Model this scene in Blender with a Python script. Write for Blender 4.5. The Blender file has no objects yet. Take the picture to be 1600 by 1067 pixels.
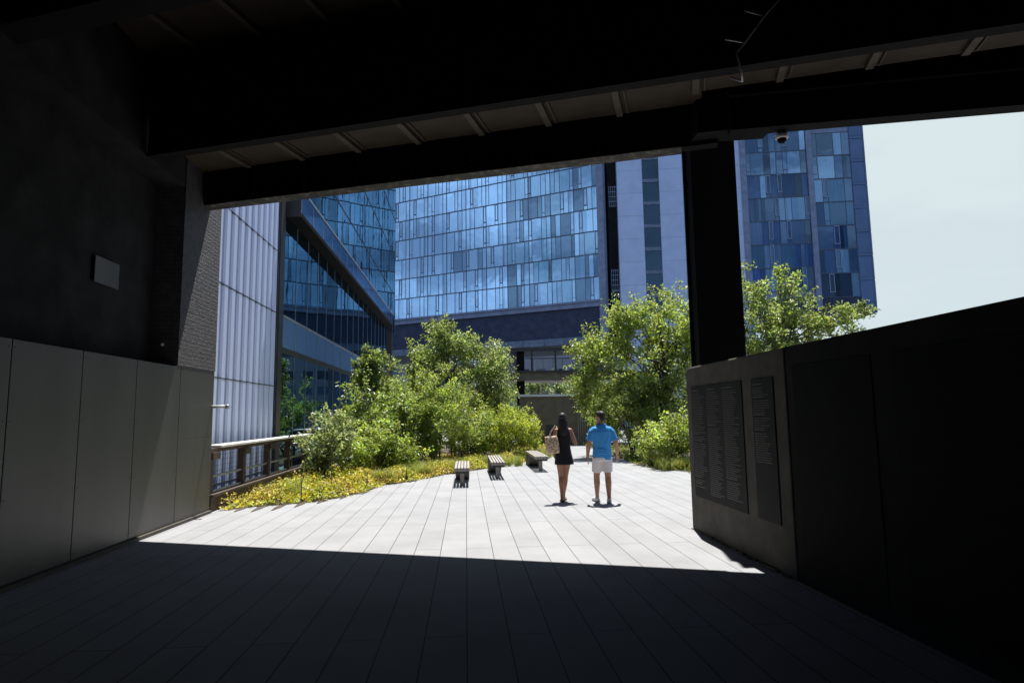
import bpy, bmesh, math, random
import numpy as np
from mathutils import Vector, Matrix

# ------------------------------------------------------------------ camera, sky, sun, exposure
S = bpy.context.scene
R = math.radians
cd = bpy.data.cameras.new('camera'); cam = bpy.data.objects.new('camera', cd); S.collection.objects.link(cam)
cd.sensor_width = 36.0; cd.lens = 36.0 * 980 / 1600; cd.clip_start = .05; cd.clip_end = 6000
cam.matrix_world = (Matrix.Translation((0, 0, 1.70)) @ Matrix.Rotation(R(-4.26), 4, 'Z')
                    @ Matrix.Rotation(R(96.6), 4, 'X') @ Matrix.Rotation(R(-.8), 4, 'Z'))
S.camera = cam
SUN = Vector((.075, .345, 1)).normalized()
EL = math.asin(SUN.z); AZ = math.atan2(SUN.x, SUN.y)
w = bpy.data.worlds.new('World'); S.world = w; w.use_nodes = True
nt = w.node_tree; bg = nt.nodes['Background']
sky = nt.nodes.new('ShaderNodeTexSky'); sky.sky_type = 'NISHITA'; sky.sun_disc = False
sky.sun_elevation = EL; sky.sun_rotation = AZ; sky.air_density = .42; sky.dust_density = .3; sky.ozone_density = 2.0
# thin high cloud veil, laid over the sky by direction
tc = nt.nodes.new('ShaderNodeTexCoord'); mp = nt.nodes.new('ShaderNodeMapping'); mp.inputs['Scale'].default_value = (2.2, 2.2, 6.5)
nz = nt.nodes.new('ShaderNodeTexNoise'); nz.inputs['Scale'].default_value = 1.7; nz.inputs['Detail'].default_value = 6
rp = nt.nodes.new('ShaderNodeValToRGB'); rp.color_ramp.elements[0].position = .42; rp.color_ramp.elements[1].position = .78
mx = nt.nodes.new('ShaderNodeMix'); mx.data_type = 'RGBA'
nt.links.new(tc.outputs['Generated'], mp.inputs['Vector']); nt.links.new(mp.outputs['Vector'], nz.inputs['Vector'])
nt.links.new(nz.outputs['Fac'], rp.inputs['Fac']); 
sc_ = nt.nodes.new('ShaderNodeMath'); sc_.operation = 'MULTIPLY'; sc_.inputs[1].default_value = .16
dt = nt.nodes.new('ShaderNodeVectorMath'); dt.operation = 'DOT_PRODUCT'; nt.links.new(tc.outputs['Generated'], dt.inputs[0])
dt.inputs[1].default_value = (math.sin(R(46)) * math.cos(R(13)), math.cos(R(46)) * math.cos(R(13)), math.sin(R(13)))   # a bright bank of cloud low in the south west
mr = nt.nodes.new('ShaderNodeMapRange'); mr.interpolation_type = 'SMOOTHSTEP'; mr.inputs['From Min'].default_value = .90; mr.inputs['From Max'].default_value = .955
nt.links.new(dt.outputs['Value'], mr.inputs['Value'])
ad = nt.nodes.new('ShaderNodeMath'); ad.operation = 'MULTIPLY_ADD'; ad.use_clamp = True; ad.inputs[1].default_value = .93
nt.links.new(rp.outputs['Color'], sc_.inputs[0]); nt.links.new(mr.outputs['Result'], ad.inputs[0]); nt.links.new(sc_.outputs[0], ad.inputs[2])
d2 = nt.nodes.new('ShaderNodeVectorMath'); d2.operation = 'DOT_PRODUCT'; nt.links.new(tc.outputs['Generated'], d2.inputs[0]); d2.inputs[1].default_value = (-.1, -.95, .25)   # glow added to the unseen northern sky to brighten hotel glass and shaded walls
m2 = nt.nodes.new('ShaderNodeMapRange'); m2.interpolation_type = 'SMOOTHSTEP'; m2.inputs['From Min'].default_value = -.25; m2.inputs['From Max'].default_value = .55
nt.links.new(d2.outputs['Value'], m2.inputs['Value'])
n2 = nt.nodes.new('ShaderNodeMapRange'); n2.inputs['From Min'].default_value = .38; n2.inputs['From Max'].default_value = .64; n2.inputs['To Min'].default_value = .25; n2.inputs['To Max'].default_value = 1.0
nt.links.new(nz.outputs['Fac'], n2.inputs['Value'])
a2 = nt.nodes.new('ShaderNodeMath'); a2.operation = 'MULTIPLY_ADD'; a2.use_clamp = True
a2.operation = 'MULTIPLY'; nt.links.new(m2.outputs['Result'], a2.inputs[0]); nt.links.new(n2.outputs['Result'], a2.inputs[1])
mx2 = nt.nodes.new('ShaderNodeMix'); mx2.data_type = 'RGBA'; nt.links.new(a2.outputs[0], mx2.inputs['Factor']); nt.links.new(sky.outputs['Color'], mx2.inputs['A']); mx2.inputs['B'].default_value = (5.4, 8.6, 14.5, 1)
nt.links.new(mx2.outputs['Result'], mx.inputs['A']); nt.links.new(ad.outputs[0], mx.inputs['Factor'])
mx.inputs['B'].default_value = (7.7, 8.9, 9.2, 1)
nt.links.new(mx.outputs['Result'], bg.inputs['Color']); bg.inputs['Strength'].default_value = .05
sl = bpy.data.lights.new('sun', 'SUN'); sl.energy = 5.0; sl.angle = R(.53); sl.color = (1, .98, .95)
so = bpy.data.objects.new('sun', sl); S.collection.objects.link(so); so.location = (0, 30, 60)
so.rotation_euler = SUN.to_track_quat('Z', 'Y').to_euler()
S.view_settings.view_transform = 'Standard'; S.view_settings.look = 'None'; S.view_settings.gamma = 1
S.view_settings.exposure = 0.85
S.cycles.max_bounces = 10; S.cycles.diffuse_bounces = 5; S.cycles.glossy_bounces = 5; S.cycles.transmission_bounces = 6
S.cycles.sample_clamp_indirect = 6; S.cycles.caustics_reflective = False
rnd = random.Random(7)

# ------------------------------------------------------------------ materials
def new(name):
    m = bpy.data.materials.new(name); m.use_nodes = True
    t = m.node_tree; return m, t, t.nodes['Principled BSDF'], t.nodes, t.links
def noise(t, scale, detail=6, vec=None, rough=.6):
    n = t.nodes.new('ShaderNodeTexNoise'); n.inputs['Scale'].default_value = scale; n.inputs['Detail'].default_value = detail
    n.inputs['Roughness'].default_value = rough
    if vec is None:
        c = t.nodes.new('ShaderNodeTexCoord'); vec = c.outputs['Object']
    t.links.new(vec, n.inputs['Vector']); return n
def ramp(t, fac, stops):
    r = t.nodes.new('ShaderNodeValToRGB'); e = r.color_ramp.elements
    while len(e) < len(stops): e.new(.5)
    for k, (p, c) in zip(e, stops): k.position = p; k.color = (*c, 1)
    t.links.new(fac, r.inputs['Fac']); return r.outputs['Color']
def bump(t, b, h, strength=.3, dist=.01):
    n = t.nodes.new('ShaderNodeBump'); n.inputs['Strength'].default_value = strength; n.inputs['Distance'].default_value = dist
    t.links.new(h, n.inputs['Height']); t.links.new(n.outputs['Normal'], b.inputs['Normal'])
def plain(name, col, rough=.6, var=.25, scale=8, metal=0, bmp=0, spec=.5, stretch=None):
    m, t, b, N, L = new(name)
    c = N.new('ShaderNodeTexCoord'); v = c.outputs['Object']
    if stretch:
        q = N.new('ShaderNodeMapping'); q.inputs['Scale'].default_value = stretch; L.new(v, q.inputs['Vector']); v = q.outputs['Vector']
    n = noise(t, scale, 7, v)
    lo = tuple(x * (1 - var) for x in col); hi = tuple(min(1, x * (1 + var)) for x in col)
    L.new(ramp(t, n.outputs['Fac'], [(.3, lo), (.7, hi)]), b.inputs['Base Color'])
    b.inputs['Roughness'].default_value = rough; b.inputs['Metallic'].default_value = metal; b.inputs['Specular IOR Level'].default_value = spec
    if bmp: bump(t, b, n.outputs['Fac'], bmp, .02)
    return m
def swiz(t, order):
    c = t.nodes.new('ShaderNodeTexCoord'); s = t.nodes.new('ShaderNodeSeparateXYZ'); k = t.nodes.new('ShaderNodeCombineXYZ')
    t.links.new(c.outputs['Object'], s.inputs[0])
    for i, a in enumerate(order): t.links.new(s.outputs['XYZ'.index(a)], k.inputs[i])
    return k.outputs[0]
def bricks(name, order, c1, c2, mortar, bw, bh, ms, off=.5, bs=.4, rough=.8, dist=.01, grime=.3, spec=.3, nscale=3, fine=0):
    m, t, b, N, L = new(name)
    v = swiz(t, order); k = N.new('ShaderNodeTexBrick')
    k.inputs['Scale'].default_value = 1; k.inputs['Brick Width'].default_value = bw; k.inputs['Row Height'].default_value = bh
    k.inputs['Mortar Size'].default_value = ms; k.inputs['Mortar Smooth'].default_value = .1; k.offset = off
    k.inputs['Color1'].default_value = (*c1, 1); k.inputs['Color2'].default_value = (*c2, 1); k.inputs['Mortar'].default_value = (*mortar, 1)
    L.new(v, k.inputs['Vector'])
    n = noise(t, nscale, 8, v)
    x = N.new('ShaderNodeMix'); x.data_type = 'RGBA'; x.blend_type = 'MULTIPLY'; x.inputs['Factor'].default_value = 1
    L.new(k.outputs['Color'], x.inputs['A']); L.new(ramp(t, n.outputs['Fac'], [(.3, (1 - grime,) * 3), (.62, (1, 1, 1))]), x.inputs['B'])
    L.new(x.outputs['Result'], b.inputs['Base Color']); b.inputs['Roughness'].default_value = rough; b.inputs['Specular IOR Level'].default_value = spec
    inv = N.new('ShaderNodeMath'); inv.operation = 'SUBTRACT'; inv.inputs[0].default_value = 1; L.new(k.outputs['Fac'], inv.inputs[1])
    h = inv.outputs[0]
    if fine:
        f = noise(t, 40, 4, v); a = N.new('ShaderNodeMath'); a.operation = 'MULTIPLY_ADD'; a.inputs[1].default_value = fine
        L.new(f.outputs['Fac'], a.inputs[0]); L.new(h, a.inputs[2]); h = a.outputs[0]
    bump(t, b, h, bs, dist); return m
def tinted(name, rough=.5, trans=0, spec=.5, attr='tint', tcol=1.0):
    m, t, b, N, L = new(name)
    a = N.new('ShaderNodeAttribute'); a.attribute_name = attr
    L.new(a.outputs['Color'], b.inputs['Base Color']); b.inputs['Roughness'].default_value = rough; b.inputs['Specular IOR Level'].default_value = spec
    if trans:
        tr = N.new('ShaderNodeBsdfTranslucent'); g = N.new('ShaderNodeMix'); g.data_type = 'RGBA'; g.blend_type = 'MULTIPLY'; g.inputs['Factor'].default_value = 1
        L.new(a.outputs['Color'], g.inputs['A']); g.inputs['B'].default_value = (1.5 * tcol, 1.47 * tcol, .75 * tcol, 1)
        L.new(g.outputs['Result'], tr.inputs['Color'])
        x = N.new('ShaderNodeMixShader'); x.inputs[0].default_value = trans
        L.new(b.outputs[0], x.inputs[1]); L.new(tr.outputs[0], x.inputs[2]); L.new(x.outputs[0], N['Material Output'].inputs['Surface'])
    return m
def pane_mat(name, gl_col, fac, rough=.02, base=None, attr='tone', wob=0):
    m, t, b, N, L = new(name); N.remove(b)
    d = N.new('ShaderNodeBsdfDiffuse'); g = N.new('ShaderNodeBsdfGlossy'); x = N.new('ShaderNodeMixShader')
    g.inputs['Color'].default_value = (*gl_col, 1); g.inputs['Roughness'].default_value = rough; x.inputs[0].default_value = fac
    if base is None:
        a = N.new('ShaderNodeAttribute'); a.attribute_name = attr; src = a.outputs['Color']
        mf = N.new('ShaderNodeMath'); mf.operation = 'MULTIPLY'; mf.inputs[1].default_value = fac; L.new(a.outputs['Alpha'], mf.inputs[0]); L.new(mf.outputs[0], x.inputs[0])
        # curtain folds behind the pane
        c = N.new('ShaderNodeTexCoord'); q = N.new('ShaderNodeMapping'); q.inputs['Scale'].default_value = (6, 6, .25); L.new(c.outputs['Object'], q.inputs['Vector'])
        n = noise(t, 1.6, 4, q.outputs['Vector'])
        k = N.new('ShaderNodeMix'); k.data_type = 'RGBA'; k.blend_type = 'MULTIPLY'; k.inputs['Factor'].default_value = 1
        L.new(src, k.inputs['A']); L.new(ramp(t, n.outputs['Fac'], [(.35, (.55,) * 3), (.65, (1.15,) * 3)]), k.inputs['B']); L.new(k.outputs['Result'], d.inputs['Color'])
    else: d.inputs['Color'].default_value = (*base, 1)
    if wob:
        n2 = noise(t, .55 if wob < .1 else .35, 2); bb = N.new('ShaderNodeBump'); bb.inputs['Strength'].default_value = wob; bb.inputs['Distance'].default_value = .05
        L.new(n2.outputs['Fac'], bb.inputs['Height']); L.new(bb.outputs['Normal'], g.inputs['Normal'])
    L.new(d.outputs[0], x.inputs[1]); L.new(g.outputs[0], x.inputs[2]); L.new(x.outputs[0], N['Material Output'].inputs['Surface'])
    return m

M = {}
M['deck'] = bricks('pale_concrete_planks', 'YXZ', (.306, .305, .307), (.286, .285, .288), (.055, .055, .06), 5.1, .325, .0045, .37, .5, .75, .006, .17, .3, 1.3)
M['soil'] = plain('planting_soil', (.075, .055, .038), .95, .5, 9, bmp=.6)
M['street'] = plain('street_asphalt', (.05, .05, .052), .9, .2, 2)
M['black'] = plain('black_paint', (.009, .009, .010), .8, .3, 5, spec=.1)
m, t, b, N, L = new('worn_black_paint')
L.new(ramp(t, noise(t, 7, 9, rough=.75).outputs['Fac'], [(.50, (.010, .009, .008)), (.60, (.10, .085, .06)), (.68, (.20, .18, .15))]), b.inputs['Base Color']); b.inputs['Roughness'].default_value = .7; M['flange'] = m
M['ceil'] = plain('brown_ceiling', (.034, .022, .010), .8, .3, 3)
M['rib'] = plain('ceiling_rib_paint', (.062, .048, .03), .7, .3, 6)
M['dark'] = plain('dark_wall_paint', (.022, .022, .023), .85, .4, 2, spec=.1)
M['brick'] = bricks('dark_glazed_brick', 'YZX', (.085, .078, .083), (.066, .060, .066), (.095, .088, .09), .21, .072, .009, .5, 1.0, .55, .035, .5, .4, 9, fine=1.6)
M['brickx'] = bricks('dark_glazed_brick_front', 'XZY', (.16, .145, .15), (.12, .11, .118), (.19, .175, .17), .21, .072, .009, .5, .8, .6, .02, .4, .4, 6, fine=.5)  # front copy of the brick, lightened to offset shade; side copy darkened
M['panel'] = plain('grey_metal_panel', (.068, .066, .064), .45, .20, 1.6, metal=.15, stretch=(1, 1, .2))
M['conc'] = plain('grey_concrete', (.075, .066, .053), .85, .35, 3.5, bmp=.25)
M['plaque'] = plain('dark_bronze_plate', (.020, .020, .021), .7, .2, 4, spec=.15)
M['letter'] = plain('raised_lettering', (.075, .07, .062), .5, .1, 4)
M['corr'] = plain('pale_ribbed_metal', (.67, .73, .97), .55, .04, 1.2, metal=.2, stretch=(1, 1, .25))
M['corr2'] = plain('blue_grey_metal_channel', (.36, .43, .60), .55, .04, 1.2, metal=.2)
M['steel'] = plain('dark_steel', (.05, .048, .048), .5, .3, 8, metal=.3)
M['rust'] = plain('brown_rusted_steel', (.075, .05, .035), .8, .5, 10)
M['alu'] = plain('grey_aluminium', (.36, .38, .42), .4, .15, 6, metal=.5)
M['plank'] = plain('weathered_plank', (.62, .59, .53), .75, .25, 6, stretch=(6, .6, 6))
M['bench'] = plain('weathered_bench_timber', (.30, .27, .24), .7, .35, 7, stretch=(9, .5, 9))
M['white'] = plain('white_plastic', (.7, .7, .7), .4, .05)
M['gwall'] = pane_mat('mirror_glass', (.26, .42, .50), .80, .0, (.010, .020, .030), wob=.04)
M['gband'] = pane_mat('blue_spandrel_glass', (.45, .62, .85), .45, .25, (.17, .32, .56))
M['bglass'] = pane_mat('dark_blue_balustrade_glass', (.35, .5, .7), .35, .08, (.035, .07, .14))
M['pane'] = pane_mat('hotel_window_glass', (.66, .86, .97), .93, .015, wob=.35)
M['dglass'] = pane_mat('dark_stair_glass', (.35, .5, .6), .13, .02, (.012, .02, .026))
M['hconc'] = bricks('blue_grey_board_concrete', 'XZY', (.55, .62, .79), (.53, .60, .77), (.36, .41, .53), 4.2, 2.9, .03, .0, .3, .85, .01, .12, .3, .7)
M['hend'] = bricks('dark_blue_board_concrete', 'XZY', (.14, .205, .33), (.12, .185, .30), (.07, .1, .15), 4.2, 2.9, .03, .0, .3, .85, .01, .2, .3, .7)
M['hcol'] = plain('grey_column_concrete', (.22, .25, .34), .85, .25, 1.5)
M['hbrick'] = bricks('dark_blue_grey_brick', 'XZY', (.060, .068, .115), (.042, .05, .088), (.05, .056, .085), .42, .13, .012, .5, .4, .8, .01, .35, .3, 1.2)
M['hbeam'] = plain('blue_grey_steel_beam', (.15, .18, .24), .6, .3, 2)
M['hframe'] = plain('dark_window_frame', (.10, .125, .17), .5, .2, 4, metal=.4)
M['hlight'] = plain('pale_casement_frame', (.30, .36, .48), .5, .15, 4, metal=.2)
M['pale'] = bricks('pale_render', 'XZY', (.34, .34, .37), (.3, .3, .33), (.25, .25, .27), 3, 3, .05, .5, .2)
M['olive'] = plain('olive_dark_panel', (.135, .108, .072), .6, .3, 2)
M['leaf'] = tinted('leaf', .34, .52, .6)
M['ground_leaf'] = tinted('groundcover_leaf', .5, .3, .4)
M['bark'] = plain('brown_bark', (.09, .07, .055), .9, .4, 14, bmp=.5)
M['skin'] = plain('tan_skin', (.36, .17, .10), .5, .08, 12)
M['skin2'] = plain('light_skin', (.42, .21, .135), .5, .08, 12)
M['hair'] = plain('black_hair', (.008, .007, .007), .6, .4, 60, stretch=(4, 4, .6))
M['dress'] = plain('black_cloth', (.006, .006, .009), .9, .3, 20)
M['shirt'] = plain('blue_cotton', (.045, .30, .72), .8, .10, 25, bmp=.15)
M['collar'] = plain('blue_cotton_collar', (.03, .21, .58), .8, .08, 25)
M['shorts'] = plain('pale_pink_cotton', (.80, .74, .75), .8, .06, 20, bmp=.1)
M['shoe'] = plain('white_shoe', (.7, .7, .7), .5, .08, 12)
M['sole'] = plain('grey_sole', (.25, .25, .26), .7, .1)
M['sandal'] = plain('black_leather', (.02, .018, .018), .5, .1)

# cream bag with brown marks
m, t, b, N, L = new('cream_bag_with_brown_marks')
v = N.new('ShaderNodeTexVoronoi'); v.inputs['Scale'].default_value = 21
c = N.new('ShaderNodeTexCoord'); L.new(c.outputs['Object'], v.inputs['Vector']); v.inputs['Randomness'].default_value = .7
L.new(ramp(t, v.outputs['Distance'], [(.0, (.16, .09, .05)), (.33, (.26, .16, .10)), (.40, (.60, .46, .32)), (1, (.66, .52, .37))]), b.inputs['Base Color'])
b.inputs['Roughness'].default_value = .8; M['bag'] = m

# ------------------------------------------------------------------ mesh builder and tags
class MB:
    def __init__(s): s.v = []; s.f = []; s.m = []; s.c = []
    def add(s, vs, fs, mi=0, col=None):
        o = len(s.v); s.v += [tuple(p) for p in vs]
        for f in fs: s.f.append([o + i for i in f]); s.m.append(mi); s.c.append(col)
        return s
    def box(s, x0, x1, y0, y1, z0, z1, mi=0, col=None): return s.fbox(WF, x0, x1, y0, y1, z0, z1, mi, col)
    def fbox(s, F, a0, a1, b0, b1, c0, c1, mi=0, col=None):
        o, e, n = F; up = Vector((0, 0, 1))
        P = [o + e * a + n * b_ + up * c_ for c_ in (c0, c1) for a, b_ in ((a0, b0), (a1, b0), (a1, b1), (a0, b1))]
        fs = [(3, 2, 1, 0), (4, 5, 6, 7), (0, 1, 5, 4), (1, 2, 6, 5), (2, 3, 7, 6), (3, 0, 4, 7)]
        if (e.cross(n)).z < 0: fs = [f[::-1] for f in fs]
        return s.add(P, fs, mi, col)
    def prism(s, poly, z0, z1, mi=0):
        n = len(poly); P = [(x, y, z0) for x, y in poly] + [(x, y, z1) for x, y in poly]
        return s.add(P, [tuple(range(n))[::-1], tuple(range(n, 2 * n))] + [(i, (i + 1) % n, n + (i + 1) % n, n + i) for i in range(n)], mi)
    def tube(s, pts, rad, n=8, mi=0, cap=True):
        pts = [Vector(p) for p in pts]; rad = rad if isinstance(rad, (list, tuple)) else [rad] * len(pts)
        vs = []; u = None
        for i, p in enumerate(pts):
            d = (pts[min(i + 1, len(pts) - 1)] - pts[max(i - 1, 0)]).normalized()
            if u is None: u = d.orthogonal().normalized()
            u = (u - d * u.dot(d)).normalized(); q = d.cross(u)
            r = rad[i]; r = r if isinstance(r, tuple) else (r, r)
            vs += [p + u * math.cos(2 * math.pi * k / n) * r[0] + q * math.sin(2 * math.pi * k / n) * r[1] for k in range(n)]
        fs = [(i * n + k, i * n + (k + 1) % n, (i + 1) * n + (k + 1) % n, (i + 1) * n + k) for i in range(len(pts) - 1) for k in range(n)]
        if cap: fs += [tuple(range(n))[::-1], tuple(range((len(pts) - 1) * n, len(pts) * n))]
        return s.add(vs, fs, mi)
    def rings(s, secs, n=20, mi=0, power=2.0):
        """stacked horizontal rings (x, y, z, rx, ry)"""
        vs = []
        for (x, y, z, rx, ry) in secs:
            for k in range(n):
                a = 2 * math.pi * k / n; ca, sa = math.cos(a), math.sin(a)
                vs.append((x + rx * math.copysign(abs(ca) ** (2 / power), ca), y + ry * math.copysign(abs(sa) ** (2 / power), sa), z))
        up = secs[-1][2] > secs[0][2]
        fs = []
        for i in range(len(secs) - 1):
            for k in range(n):
                q = (i * n + k, i * n + (k + 1) % n, (i + 1) * n + (k + 1) % n, (i + 1) * n + k); fs.append(q if up else q[::-1])
        a, b_ = tuple(range(n))[::-1], tuple(range((len(secs) - 1) * n, len(secs) * n))
        fs += [a, b_] if up else [a[::-1], b_[::-1]]
        return s.add(vs, fs, mi)
    def ball(s, c, r, nu=14, nv=10, mi=0):
        r = r if isinstance(r, tuple) else (r, r, r)
        secs = []
        for i in range(1, nv):
            a = -math.pi / 2 + math.pi * i / nv; secs.append((c[0], c[1], c[2] + r[2] * math.sin(a), r[0] * math.cos(a), r[1] * math.cos(a)))
        return s.rings(secs, nu, mi)
    def mesh(s, name, mats, org=Vector((0, 0, 0)), smooth=False, bevel=0, attr=None):
        me = bpy.data.meshes.new(name); me.from_pydata([tuple(Vector(p) - org) for p in s.v], [], s.f)
        for k in (mats if isinstance(mats, (list, tuple)) else [mats]): me.materials.append(k)
        me.polygons.foreach_set('material_index', s.m)
        if attr:
            a = me.attributes.new(attr, 'FLOAT_COLOR', 'CORNER'); buf = []
            for p in me.polygons: buf += [*(s.c[p.index] or (0, 0, 0)), 1][:4] * p.loop_total
            a.data.foreach_set('color', buf)
        if smooth: me.polygons.foreach_set('use_smooth', [True] * len(me.polygons))
        me.update(); return me
    def build(s, name, mats, parent=None, smooth=False, bevel=0, attr=None, loc=None):
        root = parent
        while root is not None and root.parent is not None: root = root.parent
        if root is not None: org = Vector(root.location)
        elif loc is not None: org = Vector(loc)
        else:
            a = np.array(s.v); org = Vector(((a[:, 0].min() + a[:, 0].max()) / 2, (a[:, 1].min() + a[:, 1].max()) / 2, a[:, 2].min()))
        o = bpy.data.objects.new(name, s.mesh(name, mats, org, smooth, bevel, attr)); S.collection.objects.link(o)
        if parent is not None: o.parent = parent
        else: o.location = org
        if bevel:
            k = o.modifiers.new('bevel', 'BEVEL'); k.width = bevel; k.segments = 2; k.limit_method = 'ANGLE'
        return o
WF = (Vector((0, 0, 0)), Vector((1, 0, 0)), Vector((0, 1, 0)))
def tag(o, label=None, cat=None, group=None, kind=None):
    if label: o['label'] = label
    if cat: o['category'] = cat
    if group: o['group'] = group
    if kind: o['kind'] = kind
    return o
def thing(name, label, cat, loc, group=None):
    o = bpy.data.objects.new(name, None); S.collection.objects.link(o); o.location = loc; o.empty_display_size = .2
    return tag(o, label, cat, group)
def structure(name, mb, mat): return tag(mb.build(name, mat, loc=(0, 0, 0)), kind='structure')
def dirF(o, ang):
    """frame with e along compass angle (deg from +Y towards +X) and n pointing left of e"""
    a = R(ang); e = Vector((math.sin(a), math.cos(a), 0)); return (Vector((*o, 0)), e, Vector((-e.y, e.x, 0)))

# ------------------------------------------------------------------ the setting
structure('street_ground', MB().box(-3000, 3000, -3000, 3000, -9.2, -9), M['street'])
structure('walkway', MB().prism([(-4.95, -16), (15, -16), (15, 62), (-4.95, 62)], -.6, 0), M['deck'])
front = [(-4.5, 12.25), (-4.21, 12.67), (-3.61, 12.85), (-3.05, 13.2), (-2.66, 13.75), (-2.3, 14.75), (-2.03, 16.0), (-1.33, 17.0), (-.62, 18.4), (.42, 19.9),
         (1.67, 21.9), (3.26, 24.6), (4.4, 28.5), (5.0, 31.5), (5.0, 33.6)]
def fine_edge(pts, step=.3, amp=.08):
    """comb edge: plank ends taper into the bed at differing lengths"""
    out = []
    for (x0, y0), (x1, y1) in zip(pts, pts[1:]):
        n = max(1, int(math.hypot(x1 - x0, y1 - y0) / step))
        for i in range(n):
            t_ = i / n; out.append((x0 + (x1 - x0) * t_ + rnd.uniform(-amp, amp) * .4, y0 + (y1 - y0) * t_ + rnd.uniform(-amp, amp)))
    return out + [pts[-1]]
bed_poly = fine_edge(front) + [(-4.62, 33.6)]
def sheet(name, poly, z):
    mb = MB(); mb.prism(poly, z - .003, z); return structure(name, mb, M['soil'])
sheet('planting_bed', bed_poly, .006)
right_front = [(9.6, 15.2), (7.6, 15.9), (6.29, 17.75), (5.76, 18.73), (5.56, 20.48), (5.9, 24.86), (6.3, 28.3), (6.2, 31.2), (6.2, 33.6)]
rbed_poly = fine_edge(right_front) + [(14.9, 33.6), (14.9, 15.2)]
sheet('planting_bed', rbed_poly, .007)
for i, (x, y0, y1) in enumerate([(-4.22, 12.05, 12.8), (-3.9, 12.0, 12.95), (-3.57, 12.1, 13.0), (-3.25, 12.45, 13.3), (-2.93, 12.9, 13.6), (-2.6, 13.5, 14.2), (-2.28, 14.3, 15.0)]):
    sheet('planting_bed', [(x - .012, y0), (x + .012, y0), (x + .055, y0 + .35), (x + .06, y1), (x - .06, y1), (x - .055, y0 + .35)], .0095)  # dark tapered strips: plank gaps plus the shadows in them, put in as colour

# ------------------------------------------------------------------ the passage we stand in
pb = thing('passage_building', 'dark covered passage of black steel beams over the walkway in the foreground', 'passage', (0, 0, 0))
s_ = math.hypot(1, .36); e = Vector((1 / s_, -.36 / s_, 0)); n_ = Vector((.36 / s_, 1 / s_, 0))
FB = (Vector((0, 9.83, 0)), e, n_)
mb = MB(); mb.fbox(FB, -5.6, 3.9, -.20, -.02, 5.50, 6.5); mb.fbox(FB, -5.6, 3.40, -.27, 0, 5.475, 5.497, 1)
for k in range(9): mb.fbox(FB, -4.8 + k, -4.78 + k, -.33, -.205, 5.535, 6.04)
mb.build('outer_beam', [M['black'], M['flange']], pb)
mb = MB(); mb.fbox(FB, -5.6, 3.72, -.2, -.02, 6.503, 11.2); mb.build('front_wall', M['black'], pb)
mb = MB(); mb.prism([(3.25, 8.15), (3.25, 8.50), (4.25, 8.30), (4.25, 7.85)], 5.56, 7.05); mb.build('beam_gap_filler', M['black'], pb)  # block added between the beams to stop sun leaking through
FR = (Vector((3.72, 8.12, 0)), Vector((.970, -.243, 0)), Vector((.243, .970, 0)))
mb = MB(); mb.fbox(FR, -.05, 12, -.22, -.01, 5.53, 6.5); mb.fbox(FR, -.05, 12, -.22, 0, 5.5, 5.53); mb.fbox(FR, -.05, 12, -.30, -.23, 5.95, 6.02)
mb.build('outer_beam', M['black'], pb)
mb = MB(); mb.fbox(FR, -.05, 12, -.22, -.01, 6.503, 11.2); mb.build('front_wall', M['black'], pb)
mb = MB(); mb.fbox(FB, -4.12, 13, -2.23, -2.07, 5.5, 5.54); mb.fbox(FB, -4.12, 13, -2.20, -2.14, 5.54, 7.0)
mb.build('inner_girder', M['black'], pb)
mb = MB(); mb.fbox(FB, -5.4, 3.7, -2.13, -.36, 6.05, 6.15); mb.fbox(FB, 3.7, 15, -2.13, -.7, 6.05, 6.15); mb.build('bay_ceiling', M['ceil'], pb)
mb = MB(); mb.fbox(FB, -9, 20, -24, -2.16, 7.0, 7.1); mb.build('ceiling', M['ceil'], pb)
for k in range(11):
    a = -3.85 + k * 1.06
    mb = MB(); mb.fbox(FB, a, a + .09, -2.1, -.40 if a < 3.5 else -.75, 5.99, 6.045); mb.fbox(FB, a + .15, a + .17, -2.1, -.40 if a < 3.5 else -.75, 6.02, 6.045); mb.build('ceiling_rib', M['rib'], pb)
for k in range(12):
    a = -4.3 + k * 1.06
    mb = MB(); mb.fbox(FB, a, a + .08, -4.6, -2.3, 6.92, 6.995); mb.build('ceiling_rib', M['rib'], pb)
mb = MB(); mb.fbox(FB, -6, 14, -5.0, -4.7, 5.6, 6.99); mb.build('inner_girder', M['black'], pb)
mb = MB(); mb.prism([(-5.5, 11.4), (3.6, 8.2), (14.5, 5.2), (14.5, -15.5), (-5.5, -15.5)], 7.12, 11.2); mb.build('roof', M['dark'], pb)
mb = MB(); mb.box(-5.4, -5.1, -15.5, 10.49, 2.5, 7.0); mb.build('side_wall', M['dark'], pb)
mb = MB(); mb.fbox(FR, 4.6, 12, -.5, -.45, 2, 5.49); mb.build('light_block_wall', M['dark'], pb)  # unseen wall added beyond the frame to cut light inside the passage
mb = MB(); mb.box(14.2, 14.5, -15.5, 5.0, -.02, 7.0); mb.build('side_wall', M['dark'], pb)
mb = MB(); mb.box(-5.1, 14.2, -15.5, -15.2, -.02, 7.0); mb.build('rear_wall', M['dark'], pb)
mb = MB(); mb.box(3.50, 4.22, 9.14, 9.18, 0, 6.6); mb.box(3.50, 4.22, 9.46, 9.50, 0, 6.6); mb.box(3.54, 4.18, 9.18, 9.46, 0, 6.6)
mb.build('column', M['black'], pb)
mb = MB(); mb.box(-5.1, -4.66, 6.2, 10.47, 5.55, 6.99); mb.build('haunch', M['dark'], pb)
# brick pier: displaced rough brick on the side that faces the path
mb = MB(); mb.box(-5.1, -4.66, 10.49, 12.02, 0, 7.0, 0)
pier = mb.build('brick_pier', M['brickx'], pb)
mb = MB(); mb.box(-4.66, -4.645, 10.49, 12.02, 2.56, 7.0); mb.build('brick_facing', M['brick'], pb)

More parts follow.
